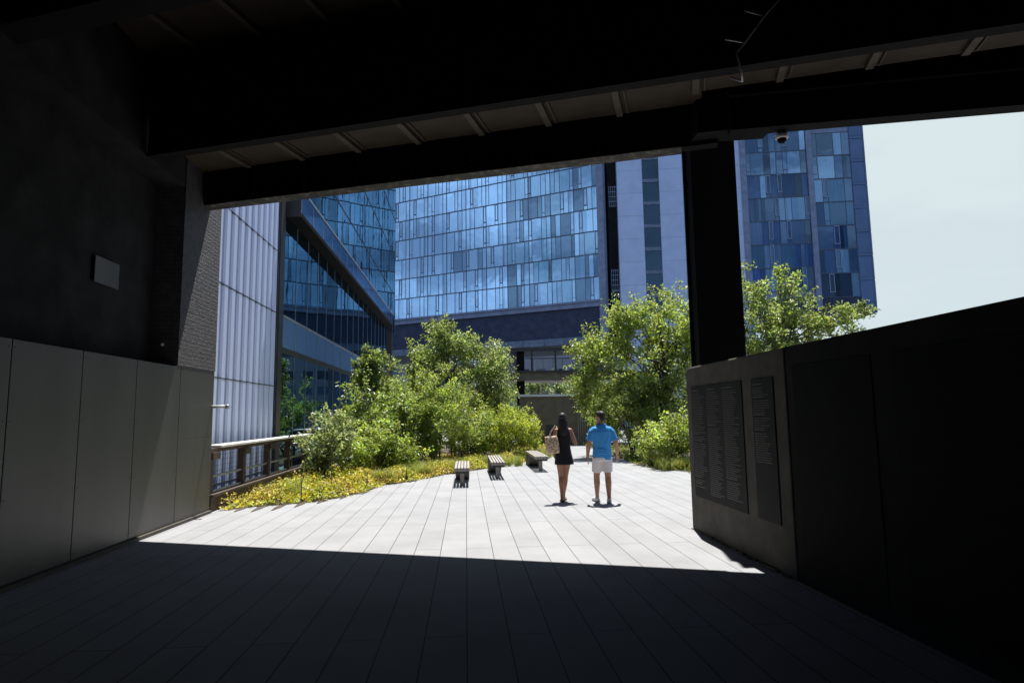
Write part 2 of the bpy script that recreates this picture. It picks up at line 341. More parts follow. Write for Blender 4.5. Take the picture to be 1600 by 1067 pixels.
# low wall of grey metal panels
lw = thing('panel_wall', 'low wall of tall grey metal panels along the left side of the dark passage', 'wall', (-4.8, 5, 0))
joints = [12.0, 10.62, 9.25, 7.98, 6.77, 5.5, 4.2, 2.9, 1.6, .3, -1, -2.3]
for i, (a, c) in enumerate(zip(joints, joints[1:])):
    if i == 0:
        for z0, z1 in ((.06, 1.36), (1.37, 2.54)):
            mb = MB(); mb.box(-4.72, -4.65, c + .006, a, z0, z1); mb.build('panel', M['panel'], lw, bevel=.004)
    else:
        mb = MB(); mb.box(-4.72, -4.65, c + .006, a - .006, .06, 2.54); pn = mb.build('panel', M['panel'], lw, bevel=.004)
        if i < 6:
            mb = MB()
            for yy in (c + .05, a - .05):
                for zz in (.14, .9, 1.7, 2.46): mb.tube([(-4.652, yy, zz), (-4.646, yy, zz)], [.010, .008], 10)
            mb.build('fixings', M['steel'], pn)
mb = MB(); mb.box(-5.09, -4.725, -2.3, 11.98, 0, 2.52); mb.build('backing', M['dark'], lw)
mb = MB(); mb.box(-4.69, -4.60, -2, 12.0, .003, .05); mb.build('skirting', M['conc'], lw)

# concrete wall on the right, with its dark continuation
rw = thing('concrete_wall', 'dark concrete wall with rounded end carrying bronze plaques right of the walkway', 'wall', (3.4, 7.5, 0))
def slab_profile(y0, y1, z1, r):
    pts = [(y0, 0), (y1, 0)]
    for k in range(9):
        a = math.pi / 2 * k / 8; pts.append((y1 - r + r * math.cos(a), z1 - r + r * math.sin(a)))
    pts.append((y0, z1)); return pts
pr = slab_profile(6.28, 9.22, 2.35, .13); n = len(pr)
mb = MB(); mb.add([(3.3, y, z) for y, z in pr] + [(3.45, y, z) for y, z in pr], [tuple(range(n)), tuple(range(n, 2 * n))[::-1]] + [(i, n + i, n + (i + 1) % n, (i + 1) % n) for i in range(n)])
mb.build('wall', M['conc'], rw, bevel=.02)
mb = MB(); mb.box(3.312, 3.5, -4, 6.27, 0, 2.352); mb.build('dark_panel', M['dark'], rw)
for k in range(4):
    mb = MB(); mb.box(3.306, 3.3105, 4.9 - 1.5 * k, 6.15 - 1.5 * k, .15, 2.15); mb.build('door_leaf', M['black'], rw, bevel=.005)
mb = MB(); y = 6.4
while y < 9.2:
    q = rnd.uniform(.02, .055); mb.box(3.3 - q, 3.298, y, y + rnd.uniform(.06, .2), 0.001, rnd.uniform(.01, .03)); y += rnd.uniform(.06, .24)
tag(mb.build('gravel_litter', M['conc']), 'grit and crumbs along the foot of the concrete wall', 'grit', kind='stuff')

def plaque(label, y0, y1, cols, endfrac):
    p = thing('donor_plaque', label, 'plaque', (3.3, (y0 + y1) / 2, .5), 'plaques on the concrete wall')
    mb = MB(); mb.box(3.288, 3.299, y0, y1, .5, 2.06); mb.build('plate', M['plaque'], p, bevel=.004)
    wcol = (y1 - y0 - .06) / cols
    for c_ in range(cols):
        mb = MB(); yy1 = y1 - .04 - c_ * wcol; z = 1.99; ze = endfrac[c_]
        while z > ze:
            head = rnd.random() < .05 or z > 1.97
            L_ = wcol * (rnd.uniform(.5, .85) if not head else rnd.uniform(.4, .6)); x = 0
            while x < L_:
                q = rnd.uniform(.02, .075); mb.box(3.2862, 3.2882, yy1 - min(x + q, L_), yy1 - x, z, z + (.013 if head else .0085)); x += q + .010
            z -= .026 if not head else .04
        mb.build('text_column', M['letter'], p)
    return p
plaque('wide bronze plaque with three columns of small lettering on the concrete wall', 7.31, 9.0, 3, [.62, .58, .60])
plaque('narrow bronze plaque with one column of small lettering on the concrete wall', 6.53, 7.05, 1, [1.12])

# small fittings
cp = MB(); cp.tube([(3.75, 6.0, 6.55), (3.38, 6.05, 6.08), (3.23, 6.05, 5.92), (2.98, 6.05, 5.59), (2.875, 6.05, 5.46), (2.92, 6.06, 5.28), (2.97, 6.15, 5.20), (3.02, 6.55, 5.47)], .012, 8)
cp.tube([(3.20, 6.05, 5.89), (2.99, 6.05, 5.94)], .009, 6); cp.tube([(2.97, 6.05, 5.58), (2.76, 6.05, 5.61)], .009, 6)
tag(cp.build('conduit_pipe', M['alu'], smooth=True), 'thin branching grey conduit pipe under the dark ceiling above the column', 'pipe')
dc = thing('dome_camera', 'small round white dome camera under the beam right of the column', 'camera', (4.42, 8.0, 5.38))
mb = MB(); mb.rings([(4.35, 7.95, 5.40, .07, .07), (4.35, 7.95, 5.41, .085, .085), (4.35, 7.95, 5.46, .085, .085), (4.35, 7.95, 5.5, .05, .05)], 24); mb.build('housing', M['white'], dc, True)
mb = MB(); mb.ball((4.35, 7.95, 5.40), .062, 20, 12); mb.build('dome', M['black'], dc, True)
mb = MB(); mb.box(-5.098, -5.06, 8.82, 9.38, 3.60, 3.93); mb.box(-5.06, -5.05, 8.80, 9.40, 3.58, 3.95)
tag(mb.build('wall_box', M['panel'], bevel=.008), 'square grey metal box mounted on the black upper left wall', 'box')
pp = thing('pipe_bracket', 'short pale pipe stub sticking out of the brick pier', 'pipe', (-4.5, 11.9, 1.9))
mb = MB(); mb.tube([(-4.66, 11.95, 1.91), (-4.38, 11.95, 1.91)], .028, 12); mb.build('pipe', M['white'], pp, True)
mb = MB(); mb.tube([(-4.40, 11.95, 1.91), (-4.35, 11.95, 1.91)], .04, 12); mb.build('end_cap', M['alu'], pp, True)
mb = MB(); mb.ball((-4.9, 10.47, 2.9), .03); tag(mb.build('knob', M['white'], smooth=True), 'small pale round knob on the front of the brick pier', 'knob')

# ------------------------------------------------------------------ glass building on the left
gb = thing('glass_building', 'office building of pale ribbed metal and dark mirror glass left of the planted walkway', 'building', (-8, 30, -9))
GX = -5.5
mb = MB(); mb.box(-16, GX - .16, 12.1, 48.9, -9, 20); mb.build('core', M['dark'], gb)
# ribbed metal wall, in three tiers
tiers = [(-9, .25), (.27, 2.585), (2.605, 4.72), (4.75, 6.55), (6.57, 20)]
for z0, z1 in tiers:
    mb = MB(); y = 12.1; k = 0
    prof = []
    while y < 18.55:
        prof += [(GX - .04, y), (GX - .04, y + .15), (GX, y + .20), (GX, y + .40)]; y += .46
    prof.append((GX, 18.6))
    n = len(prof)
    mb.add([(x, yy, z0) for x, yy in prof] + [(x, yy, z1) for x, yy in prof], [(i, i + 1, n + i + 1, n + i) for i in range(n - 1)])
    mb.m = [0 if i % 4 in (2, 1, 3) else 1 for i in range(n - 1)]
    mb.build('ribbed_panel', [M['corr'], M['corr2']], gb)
mb = MB(); mb.box(GX - .15, GX - .1, 12.1, 18.6, -9, 20)
for z in (.26, 2.595, 4.735, 6.56): mb.box(GX - .039, GX + .003, 12.1, 18.6, z - .012, z + .012)
mb.build('backing', M['steel'], gb)
mb = MB(); mb.box(GX - .15, GX + .05, 18.61, 19.05, -9, 20); mb.build('corner_trim', M['steel'], gb)
mb = MB(); mb.box(GX + .0, GX + .06, 19.06, 43.9, 4.70, 4.76); mb.build('transom', M['alu'], gb)
# mirror panes: lower wall to Y 43.9, upper wall above the balcony to Y 48.9
def mull_y():
    y = 19.06; out = []
    while y < 49: out.append(y); y += 1.49
    return out
MY = mull_y()
mb = MB(); mb2 = MB()
for a, c in zip(MY, MY[1:] + [48.9]):
    for z0, z1 in ((-9, 1.95), (1.95, 3.62), (4.76, 7.85), (8.0, 11.0), (11.0, 14.0), (14.0, 17), (17, 20)):
        c_ = c
        if z0 < 7.9 and c > 43.9: c_ = 43.9
        if c_ - a < .1: continue
        ty = rnd.gauss(0, .0012); tz = rnd.gauss(0, .0012); h = (c_ - a) / 2; v = (z1 - z0) / 2
        mb.add([(GX - .002 + ty * sy * h + tz * sz * v, a + h + sy * h, z0 + v + sz * v) for sy, sz in ((-1, -1), (1, -1), (1, 1), (-1, 1))], [(0, 1, 2, 3)])
    if c <= 44.2:
        mb2.add([(GX + .004, a, 3.80), (GX + .004, c, 3.80), (GX + .004, c, 4.70), (GX + .004, a, 4.70)], [(0, 1, 2, 3)])
mb.build('glass_wall', M['gwall'], gb)
mb2.build('spandrel_band', M['gband'], gb)
mb = MB(); mb.box(GX - .1, GX + .012, 19.06, 43.9, 3.62, 3.80); mb.build('dark_rail', M['steel'], gb)
for y in MY:
    mb = MB(); zt = 7.84 if y <= 43.9 else None
    if zt: mb.box(GX - .01, GX + .012, y - .013, y + .013, -9, 3.61); mb.box(GX - .01, GX + .02, y - .012, y + .012, 3.805, 4.69); mb.box(GX - .01, GX + .012, y - .013, y + .013, 4.77, zt)
    mb.box(GX - .01, GX + .010, y - .01, y + .01, 8.0, 20); mb.build('mullion', M['alu'], gb)
for z in (11, 14, 17):
    mb = MB(); mb.box(GX - .01, GX + .02, 19.06, 48.9, z - .02, z + .02); mb.build('transom', M['steel'], gb)
# balcony: dark soffit box and upstand of glass with a rail
bal = MB(); bal.box(GX + .003, -5.05, 19.25, 44.0, 7.85, 7.98); bl = bal.build('balcony', M['black'], gb)
mb = MB()
for k in range(17):
    y = 19.3 + 1.49 * k; mb.add([(-5.052, y, 7.98), (-5.052, min(y + 1.45, 44), 7.98), (-5.052, min(y + 1.45, 44), 8.68), (-5.052, y, 8.68)], [(0, 1, 2, 3)])
mb.build('balustrade_glass', M['bglass'], bl)
mb = MB()
for k in range(17): y = 19.28 + 1.49 * k; mb.box(-5.075, -5.045, y - .02, y + .02, 7.985, 8.68)
mb.box(-5.10, -5.02, 19.25, 44, 8.682, 8.74); mb.build('handrail', M['hlight'], bl)
mb = MB(); mb.box(GX + .003, -5.05, 19.2, 19.245, 7.85, 8.73); mb.build('end_panel', M['steel'], bl)

# ------------------------------------------------------------------ the hotel beyond
ht = thing('hotel', 'tall blue glass slab hotel standing on a dark brick base beyond the trees', 'hotel', (10, 80, -9))
FL = dirF((17.2, 74.7), 121)           # left slab: e runs right and towards us (121 deg), o at its right end
FL = (FL[0], FL[1], Vector((-math.cos(R(31)), 0, 0)))  # replaced below
eL = Vector((math.cos(R(31)), -math.sin(R(31)), 0)); nL = Vector((-math.sin(R(31)), -math.cos(R(31)), 0))
FL = (Vector((17.2, 74.7, 0)), eL, nL)
eR = Vector((math.cos(R(10)), -math.sin(R(10)), 0)); nR = Vector((-math.sin(R(10)), -math.cos(R(10)), 0))
FRt = (Vector((17.9, 74.5, 0)), eR, nR)
SH = 2.9; Z0 = 15.55
TONES = [(.30, .40, .55), (.24, .34, .48), (.34, .40, .52), (.16, .26, .38), (.06, .12, .24), (.22, .38, .46), (.03, .06, .12)]
TEAL = [(.10, .28, .36), (.14, .32, .38), (.06, .17, .26), (.03, .07, .13), (.12, .24, .34), (.20, .34, .40), (.015, .03, .05)]
def window(F, a0, a1, z0, z1, tones, wts, refl=(.75, 1.0)):
    W = a1 - a0
    pat = rnd.choice([[.43, .15, .20, .22], [.14, .44, .22, .20], [.22, .14, .44, .20], [.42, .20, .14, .24], [.20, .22, .44, .14]])
    mb = MB(); fr = MB(); lt = MB(); x = a0
    base = rnd.choices(tones, wts)[0]
    for i, f in enumerate(pat):
        x1 = x + f * W; col = rnd.choices(tones, wts)[0] if rnd.random() < .45 else base
        vary = rnd.uniform(.7, 1.3); rf_ = rnd.uniform(*refl) * (.55 if sum(col) < .30 else 1); col = (*[c * vary for c in col], rf_)
        split = f < .18 and rnd.random() < .7
        zs = [(z0, z0 + .55), (z0 + .55, z1)] if split else [(z0, z1)]
        for za, zb in zs:
            o, e_, n_2 = F; d1, d2 = rnd.gauss(0, .004), rnd.gauss(0, .004); h = (x1 - x) / 2; v = (zb - za) / 2
            P = []
            for sx, sz in ((-1, -1), (1, -1), (1, 1), (-1, 1)):
                P.append(o + e_ * (x + h + sx * h) + n_2 * (d1 * sx * h + d2 * sz * v) + Vector((0, 0, za + v + sz * v)))
            mb.add(P, [(3, 2, 1, 0)], 0, col)
            if rnd.random() < .25 and f > .18:   # curtain half drawn beside a dark gap
                q = rnd.uniform(.3, .6); P2 = [p.copy() for p in P]; P2[1] = P[0].lerp(P[1], q); P2[2] = P[3].lerp(P[2], q)
                P2 = [p + n_2 * .004 for p in P2]; mb.add(P2, [(3, 2, 1, 0)], 0, (lambda q_: (*[c * q_ for c in col[:3]], rf_ * rnd.uniform(.6, 1)))(rnd.choice((.35, 1.6))))
        if i: fr.fbox(F, x - .02, x + .02, .006, .05, z0 + .04, z1 - .04)
        if split: fr.fbox(F, x + .02, x1 - .02, .006, .05, z0 + .53, z0 + .57)
        if f < .18 and rnd.random() < .5:       # pale operable casement
            for (q0, q1, r0, r1) in ((x + .02, x1 - .02, z1 - .12, z1 - .05), (x + .02, x1 - .02, z0 + .6, z0 + .67), (x + .02, x + .08, z0 + .67, z1 - .12), (x1 - .08, x1 - .02, z0 + .67, z1 - .12)):
                fr.fbox(F, q0, q1, .052, .075, r0, r1, 1)
        x = x1
    fr.fbox(F, a0, a1, .006, .06, z0 - .01, z0 + .04); fr.fbox(F, a0, a1, .006, .06, z1 - .04, z1 + .01)
    fr.fbox(F, a0 - .03, a0 + .03, .006, .065, z0 + .04, z1 - .04)
    wo = mb.build('window', M['pane'], ht, attr='tone'); fr.build('frame', [M['hframe'], M['hlight']], wo)
BW = 3.19
for k in range(11):
    a1 = -.75 - k * BW; a0 = a1 - BW
    tl, wt = (TEAL, [3, 3, 2, 1.5, 2, 2, 1]) if k < 4 else (TONES, [4, 4, 3, 2, 1, 2, .4])
    for r_ in range(7):
        window(FL, a0, a1, Z0 + r_ * SH + .02, Z0 + (r_ + 1) * SH - .02, tl, wt, (.45, .75) if k < 4 else (.78, 1.0))
DARKER = [(.018, .055, .15), (.012, .03, .07), (.03, .10, .19), (.09, .17, .28), (.005, .009, .013), (.03, .065, .17)]
for k in range(3):
    a0, a1, zb = [(16.75, 20.3, 15.7), (20.3, 23.85, 15.7), (24.55, 28.9, 14.85)][k]
    for r_ in range(7):
        if r_ == 6 and k < 0: continue
        window(FRt, a0, a1, zb + r_ * SH + .02, zb + (r_ + 1) * SH - .02, DARKER, [3, 2, 3, 2, 2, 2], (.05, .24) if r_ < 5 else (.28, .5))
# bodies behind the windows
mb = MB(); mb.fbox(FL, -42, -.75, -14, -.02, 15.5, 40); mb.build('left_slab', M['hcol'], ht)
mb = MB(); mb.fbox(FL, -36.0, -.75, -.018, .12, Z0 + 7 * SH + .02, 40); mb.build('parapet', M['hcol'], ht)
mb = MB(); mb.fbox(FRt, 15.0, 30.6, -13, -.02, 12.9, 40); mb.build('right_slab', M['hcol'], ht)
# concrete shaft with stair strip
mb = MB(); mb.fbox(FRt, 1.05, 4.15, -6, .10, -9, 40); mb.build('concrete_shaft', M['hconc'], ht)
mb = MB(); mb.fbox(FRt, 6.2, 16.0, -6, .10, -9, 40); mb.build('concrete_shaft', M['hconc'], ht)
for k in range(9):
    z0 = 10.2 + k * SH
    mb = MB(); mb.fbox(FRt, 4.16, 6.19, -.5, -.15, z0, z0 + 2.45, 0); mb.fbox(FRt, 4.16, 6.19, -.5, -.05, z0 + 2.46, z0 + 2.88, 1); mb.build('stair_window', [M['dglass'], M['hbeam']], ht)
mb = MB(); mb.fbox(FRt, -.1, 1.04, -8, -1.5, 10, 40); mb.build('dark_slot', M['dark'], ht)
for z in (27.2, 16.6, 14.0):
    mb = MB()
    for k in range(5): mb.fbox(FRt, .02 + .24 * k, .05 + .24 * k, -.2, -.16, z, z + 2.6)
    for k in range(5): mb.fbox(FRt, 0, 1.03, -.16, -.13, z + .62 * k, z + .62 * k + .04)
    mb.build('escape_grille', M['hlight'], ht)
mb = MB(); mb.fbox(FL, -.74, .1, -.6, .35, -9, 40); mb.build('column', M['hcol'], ht)
mb = MB(); mb.fbox(FRt, 16.01, 16.7, -.4, .22, -9, 40); mb.build('column', M['hcol'], ht)
mb = MB(); mb.fbox(FRt, 23.87, 24.5, -.019, .22, 12.9, 40); mb.build('column', M['hcol'], ht)
mb = MB()
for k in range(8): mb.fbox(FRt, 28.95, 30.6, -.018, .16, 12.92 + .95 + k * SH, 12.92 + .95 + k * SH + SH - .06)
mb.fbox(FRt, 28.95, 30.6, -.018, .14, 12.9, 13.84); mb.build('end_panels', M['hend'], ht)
mb = MB(); mb.fbox(FRt, 16.72, 28.93, -.018, .05, 12.9, 14.83); mb.build('brick_band', M['hbrick'], ht)
# cornice, brick base, steel beam, under-structure
mb = MB(); mb.fbox(FL, -42, -.76, -1, .45, 15.30, 15.52); mb.fbox(FL, -42, -.76, -1, .30, 14.72, 15.298); mb.build('cornice', M['hcol'], ht)
mb = MB(); mb.fbox(FL, -42, -.76, -13, .05, 11.1, 14.71); mb.build('brick_base', M['hbrick'], ht)
mb = MB(); mb.fbox(FL, -40, -.76, -13, .20, 10.25, 11.09)
for k in range(13): mb.fbox(FL, -39.5 + 3.1 * k, -39.3 + 3.1 * k, .2, .3, 10.27, 11.07)
mb.build('steel_beam', M['hbeam'], ht)
for a in (-30, -17, -4):
    mb = MB(); mb.fbox(FL, a, a + 1.6, -8, -5, -9, 10.24); mb.build('pier', M['hcol'], ht)

for i, (x0, x1, y, h, lb) in enumerate([(-34, 2, 140, 13.5, 'pale rendered block glimpsed beneath the hotel behind the left trees'), (4, 60, 150, 17, 'pale rendered block glimpsed through the dark frame of the footbridge')]):
    bd = thing('distant_building', lb, 'building', ((x0 + x1) / 2, y, -9))
    mb = MB(); mb.box(x0, x1, y, y + 15, -9, h); mb.build('wall', M['pale'], bd)
    for r_ in range(3):
        for k in range(int((x1 - x0) / 4)):
            mb = MB(); xx = x0 + 1 + k * 4; zz = 3.2 + r_ * 3.6
            mb.add([(xx, y - .03, zz), (xx + 2.2, y - .03, zz), (xx + 2.2, y - .03, zz + 2), (xx, y - .03, zz + 2)], [(0, 1, 2, 3)]); mb.build('window', M['dglass'], bd)

# ------------------------------------------------------------------ footbridge, screen wall
fbz = thing('footbridge', 'dark steel framed footbridge crossing the path between the trees', 'footbridge', (4.4, 35, 0))
for x in (2.85, 6.6):
    mb = MB(); mb.box(x, x + .42, 34.8, 35.2, .008, 5.3); mb.build('post', M['black'], fbz)
mb = MB(); mb.box(2.4, 9.5, 34.6, 37.4, 3.52, 3.97); mb.build('deck_beam', M['olive'], fbz)
mb = MB(); mb.box(2.4, 9.5, 34.5, 37.5, 3.973, 4.08); mb.build('deck', M['steel'], fbz)
mb = MB(); mb.box(2.4, 9.5, 34.6, 34.75, 5.16, 5.36); mb.build('top_beam', M['steel'], fbz)
for x in (3.62, 4.95, 6.15, 7.6):
    mb = MB(); mb.box(x, x + .10, 34.62, 34.72, 4.083, 5.158); mb.build('frame_post', M['steel'], fbz)
mb = MB()
for z in (4.72,): mb.box(3.3, 9.4, 34.5, 34.54, z, z + .05)
for k in range(13): mb.box(3.72 + .55 * k, 3.74 + .55 * k, 34.51, 34.535, 4.083, 4.718)
mb.build('railing', M['steel'], fbz)
sw = thing('screen_wall', 'dark olive screen wall with a pale coping closing the path under the footbridge', 'wall', (4.4, 33.95, 0))
mb = MB(); mb.box(2.9, 6.9, 33.9, 34.05, .008, 2.62); mb.build('panel', M['olive'], sw)
mb = MB(); mb.box(2.85, 6.95, 33.82, 34.12, 2.623, 2.74); mb.build('coping', M['white'], sw)
mb = MB(); mb.box(4.3, 5.3, 33.87, 33.898, .02, 1.1); mb.build('door', M['steel'], sw)
mb = MB()
for k in range(7): mb.box(6.0 + .12 * k, 6.02 + .12 * k, 33.6, 33.62, .01, 2.5)
tag(mb.build('slatted_gate', M['alu']), 'narrow grey barred gate beside the olive screen wall', 'gate')

# ------------------------------------------------------------------ railings at the left edge
def railing(label, x, y0, y1, z, step):
    r_ = thing('edge_railing', label, 'railing', (x, (y0 + y1) / 2, 0), 'railings along the left edge')
    mb = MB(); mb.box(x - .20, x + .12, y0 + .35, y1, z - .045, z); mb.build('top_plank', M['plank'], r_, bevel=.006)
    mb = MB(); mb.box(x - .1, x + .06, y0, y1, z - .12, z - .047); mb.build('top_rail', M['rust'], r_)
    y = y0 + .12
    while y < y1:
        mb = MB(); mb.box(x - .07, x + .05, y - .07, y + .07, .0, z - .122); mb.box(x - .06, x + .10, y - .09, y + .25, z - .25, z - .123); mb.build('post', M['rust'], r_); y += step
    for zz in (.62,):
        mb = MB(); mb.tube([(x, y0, zz), (x, y1, zz)], .025, 8); mb.box(x - .02, x + .02, y0, y1, .33, .36); mb.build('mid_rail', M['alu'], r_)
    mb = MB()
    for k in range(int((y1 - y0) / .12)):
        mb.box(x - .031, x - .028, y0 + .12 * k, y0 + .12 * k + .006, .36, z - .12)
    for k in range(7): mb.box(x - .031, x - .028, y0, y1, .4 + .1 * k, .405 + .1 * k)
    mb.build('wire_mesh', M['steel'], r_)
    mb = MB(); mb.box(x - .13, x + .14, y0, y1, .26, .31); mb.build('sill', M['rust'], r_); mb = MB(); mb.box(x - .1, x + .1, y0, y1, .001, .258); mb.build('kerb', M['rust'], r_)
railing('dark steel railing with a pale plank top starting at the brick pier', -4.76, 12.1, 20.2, 1.19, 1.72)
railing('farther dark railing seen behind the plank topped one near the shrubs', -5.25, 21.5, 33, 1.28, 1.9)

# ------------------------------------------------------------------ benches
def bench(x0, x1, y0, y1, label):
    b_ = thing('slatted_bench', label, 'bench', ((x0 + x1) / 2, (y0 + y1) / 2, 0), 'slatted benches along the planting bed')
    n = 5; g = .02; wd = (x1 - x0 - g * (n - 1)) / n
    mb = MB()
    for k in range(n): a = x0 + k * (wd + g); mb.box(a, a + wd, y0, y1, .37, .45)
    mb.build('seat', M['bench'], b_, bevel=.006)
    c = (x0 + x1) / 2
    mb = MB(); mb.box(c - .05, c + .05, y0 + .35, y0 + .42, .001, .36); mb.build('leg', M['bench'], b_)
    mb = MB(); mb.box(x0 + .02, x1 - .02, y0 + .12, y0 + .18, .31, .368); mb.box(x0 + .02, x1 - .02, y0 + .36, y0 + .42, .32, .368); mb.build('crossbar', M['steel'], b_)
    ys = [y0 + .45 * (y1 - y0), y1]; mb = MB()
    P = [(y1, .008), (ys[0] + .9, .008), (ys[0], .36), (y1, .36)]
    mb.add([(x0, y, z) for y, z in P] + [(x1, y, z) for y, z in P], [(0, 1, 2, 3), (7, 6, 5, 4), (0, 4, 5, 1), (1, 5, 6, 2), (2, 6, 7, 3), (3, 7, 4, 0)]); mb.build('concrete_base', M['conc'], b_)
bench(-.28, .08, 15.15, 17.45, 'slatted timber bench nearest the yellow groundcover, leftmost of the three')
bench(.66, 1.02, 16.72, 19.6, 'middle slatted timber bench, between the other two at the bed edge')
bench(2.03, 2.42, 18.6, 21.7, 'slatted timber bench beside the woman, rightmost of the three')
for i, (x, y, h, lb) in enumerate([(-3.28, 13.02, .42, 'thin black stake on the paving edge by the first tapered planks'), (-2.9, 14.0, .55, 'tallest thin black stake among the yellow leaves'),
                               (-2.28, 14.9, .40, 'thin black stake at the corner of yellow groundcover'), (-1.55, 16.75, .38, 'black stake with a cross shaped foot near the first bench')]):
    mb = MB(); mb.tube([(x, y, 0), (x + .004, y, h)], [.011, .009], 8); mb.ball((x + .004, y, h), .018)
    if i == 3:
        for k in range(6): a = k * math.pi / 3; mb.tube([(x, y, .02), (x + .26 * math.cos(a), y + .26 * math.sin(a), .012)], [.022, .012], 6)
        mb.tube([(x, y, .0), (x, y, .16)], [.05, .03], 8)
    tag(mb.build('garden_stake', M['steel']), lb, 'stake', 'stakes along the planting bed')

# ------------------------------------------------------------------ plants
def leaf_mesh(name, C, Lg, W, tint, rng, up=.7, fold=.25, droop=0):
    n = len(C)
    nrm = rng.normal(size=(n, 3)) * .8; nrm[:, 2] += up; nrm /= np.linalg.norm(nrm, axis=1)[:, None]
    d = rng.normal(size=(n, 3)); d[:, 2] -= droop; d -= nrm * (d * nrm).sum(1)[:, None]; d /= np.linalg.norm(d, axis=1)[:, None]
    s = np.cross(nrm, d); Lg = Lg[:, None]; W = W[:, None]
    V = np.stack([C - d * Lg / 2, C + s * W / 2 + nrm * W * fold - d * Lg * .08, C + d * Lg / 2 - nrm * Lg * .1, C - s * W / 2 + nrm * W * fold - d * Lg * .08], 1).reshape(-1, 3)
    b = np.arange(n) * 4; T = np.stack([b, b + 1, b + 2, b, b + 2, b + 3], 1).reshape(-1)
    return V, T, np.repeat(tint, 4, 0)
def tri_object(name, V, T, tint, mat, parent=None, loc=(0, 0, 0)):
    me = bpy.data.meshes.new(name); nv, nf = len(V), len(T) // 3
    root = parent
    if root is not None: loc = root.location
    V = V - np.array(loc)
    me.vertices.add(nv); me.vertices.foreach_set('co', V.astype('f').ravel())
    me.loops.add(nf * 3); me.loops.foreach_set('vertex_index', T.astype('i'))
    me.polygons.add(nf); me.polygons.foreach_set('loop_start', np.arange(0, nf * 3, 3, dtype='i'))
    me.update(calc_edges=True)
    a = me.attributes.new('tint', 'FLOAT_COLOR', 'POINT'); a.data.foreach_set('color', np.concatenate([tint, np.ones((nv, 1))], 1).astype('f').ravel())
    me.materials.append(mat); o = bpy.data.objects.new(name, me); S.collection.objects.link(o)
    if parent is not None: o.parent = parent
    else: o.location = loc
    return o
def plant(kind, label, cat, base, lobes, n, leaf, col, seed, group, clump=60, spread=.20, trunk=.06, stems=1, varc=.35, pale=.12, open_=0.0):
    """lobes: ellipsoids (x, y, z, rx, ry, rz, weight) of the crown in world space"""
    n = int(n * 1.05); leaf *= 1.2; spread *= .88; varc *= 1.3; rng = np.random.default_rng(seed); root = thing(kind, label, cat, (*base, 0), group)
    wts = np.array([l[6] for l in lobes], float); wts /= wts.sum()
    nc = max(12, n // clump); which = rng.choice(len(lobes), nc, p=wts)
    u = rng.normal(size=(nc, 3)); u /= np.linalg.norm(u, axis=1)[:, None]; rr = rng.uniform(.10, 1, nc) ** .5; out = rng.random(nc) < .22; rr[out] = rng.uniform(1.0, 1.45, out.sum()); u[out, 2] = np.abs(u[out, 2])
    L_ = np.array([l[:6] for l in lobes]); C = L_[which, :3] + u * rr[:, None] * L_[which, 3:6]
    C[:, 2] = np.maximum(C[:, 2], .12)
    # twigs carry the clumps: leaves strung from the clump centre outwards
    wc = rng.uniform(.35, 1.6, nc) * np.where(out, .55, 1); idx = rng.choice(nc, n, p=wc / wc.sum()); tdir = u + rng.normal(size=(nc, 3)) * .5; tdir[:, 2] += .25; tdir /= np.linalg.norm(tdir, axis=1)[:, None]
    t_ = rng.uniform(-.6, 1, n)[:, None]
    Pn = C[idx] + tdir[idx] * t_ * spread * 1.6 + rng.normal(size=(n, 3)) * spread * (.55 - .2 * np.clip(t_, 0, 1))
    Pn[:, 2] = np.maximum(Pn[:, 2], .05)
    Lg = leaf * rng.uniform(.65, 1.3, n); W = Lg * rng.uniform(.42, .6, n)
    cv = rng.normal(size=(nc, 1)) * varc * .6; lv = rng.normal(size=(n, 1)) * varc * .5
    tint = np.array(col) * np.exp(cv[idx] + lv); tint[:, 0] *= np.exp(rng.normal(size=n) * .12)
    pl = rng.random(n) < pale + .06; tint[pl] = tint[pl] * .4 + np.array((.22, .25, .17))  # paler leaves: some real pale foliage, some highlights put into the tint
    V, T, tt = leaf_mesh('crown', Pn, Lg, W, np.clip(tint, .005, .8), rng)
    tri_object('crown', V, T, tt, M['leaf'], root)
    mb = MB(); b = Vector((*base, -.02)); top = Vector(np.average(L_[:, :3], axis=0, weights=wts)); 
    for st in range(stems):
        off = Vector((rng.normal() * .12 * (stems > 1), rng.normal() * .12 * (stems > 1), 0)); t2 = top + Vector((rng.normal() * .3, rng.normal() * .3, 0)) * (1 if stems > 1 else .3)
        mid = (b + off).lerp(t2, .5) + Vector((rng.normal() * .08, rng.normal() * .08, 0))
        mb.tube([b + off, mid, t2], [trunk, trunk * .75, trunk * .4], 8)
        for k in rng.choice(nc, min(nc, max(10, 40 // stems)), replace=False):
            c = Vector(C[k]); f = rng.uniform(.35, 1); s0 = (b + off).lerp(mid, f * 2) if f < .5 else mid.lerp(t2, f * 2 - 1)
            m_ = s0.lerp(c, .5) + Vector((0, 0, .12 * (c - s0).length)); e_ = c + Vector(tdir[k]) * spread * 1.2
            mb.tube([s0, m_, c, e_], [trunk * .35, trunk * .22, trunk * .12, .004], 5)
    mb.build('trunk' if cat == 'tree' else 'stems', M['bark'], root, smooth=True)
    return root
GL, GR_ = 'shrubs and trees in the left bed', 'shrubs and trees in the right bed'
G1 = (.175, .235, .065); G2 = (.24, .305, .075); G3 = (.32, .37, .07); G4 = (.19, .24, .125)
plant('leafy_shrub', 'sparse pale leaved shrub on a thin stem beside the railing', 'shrub', (-3.75, 16.9), [(-3.6, 16.9, 1.08, .68, .6, .66, 2), (-3.65, 16.9, .6, .55, .5, .33, .8)], 3300, .085, G4, 11, GL, 36, .14, .03, 1, pale=.35)
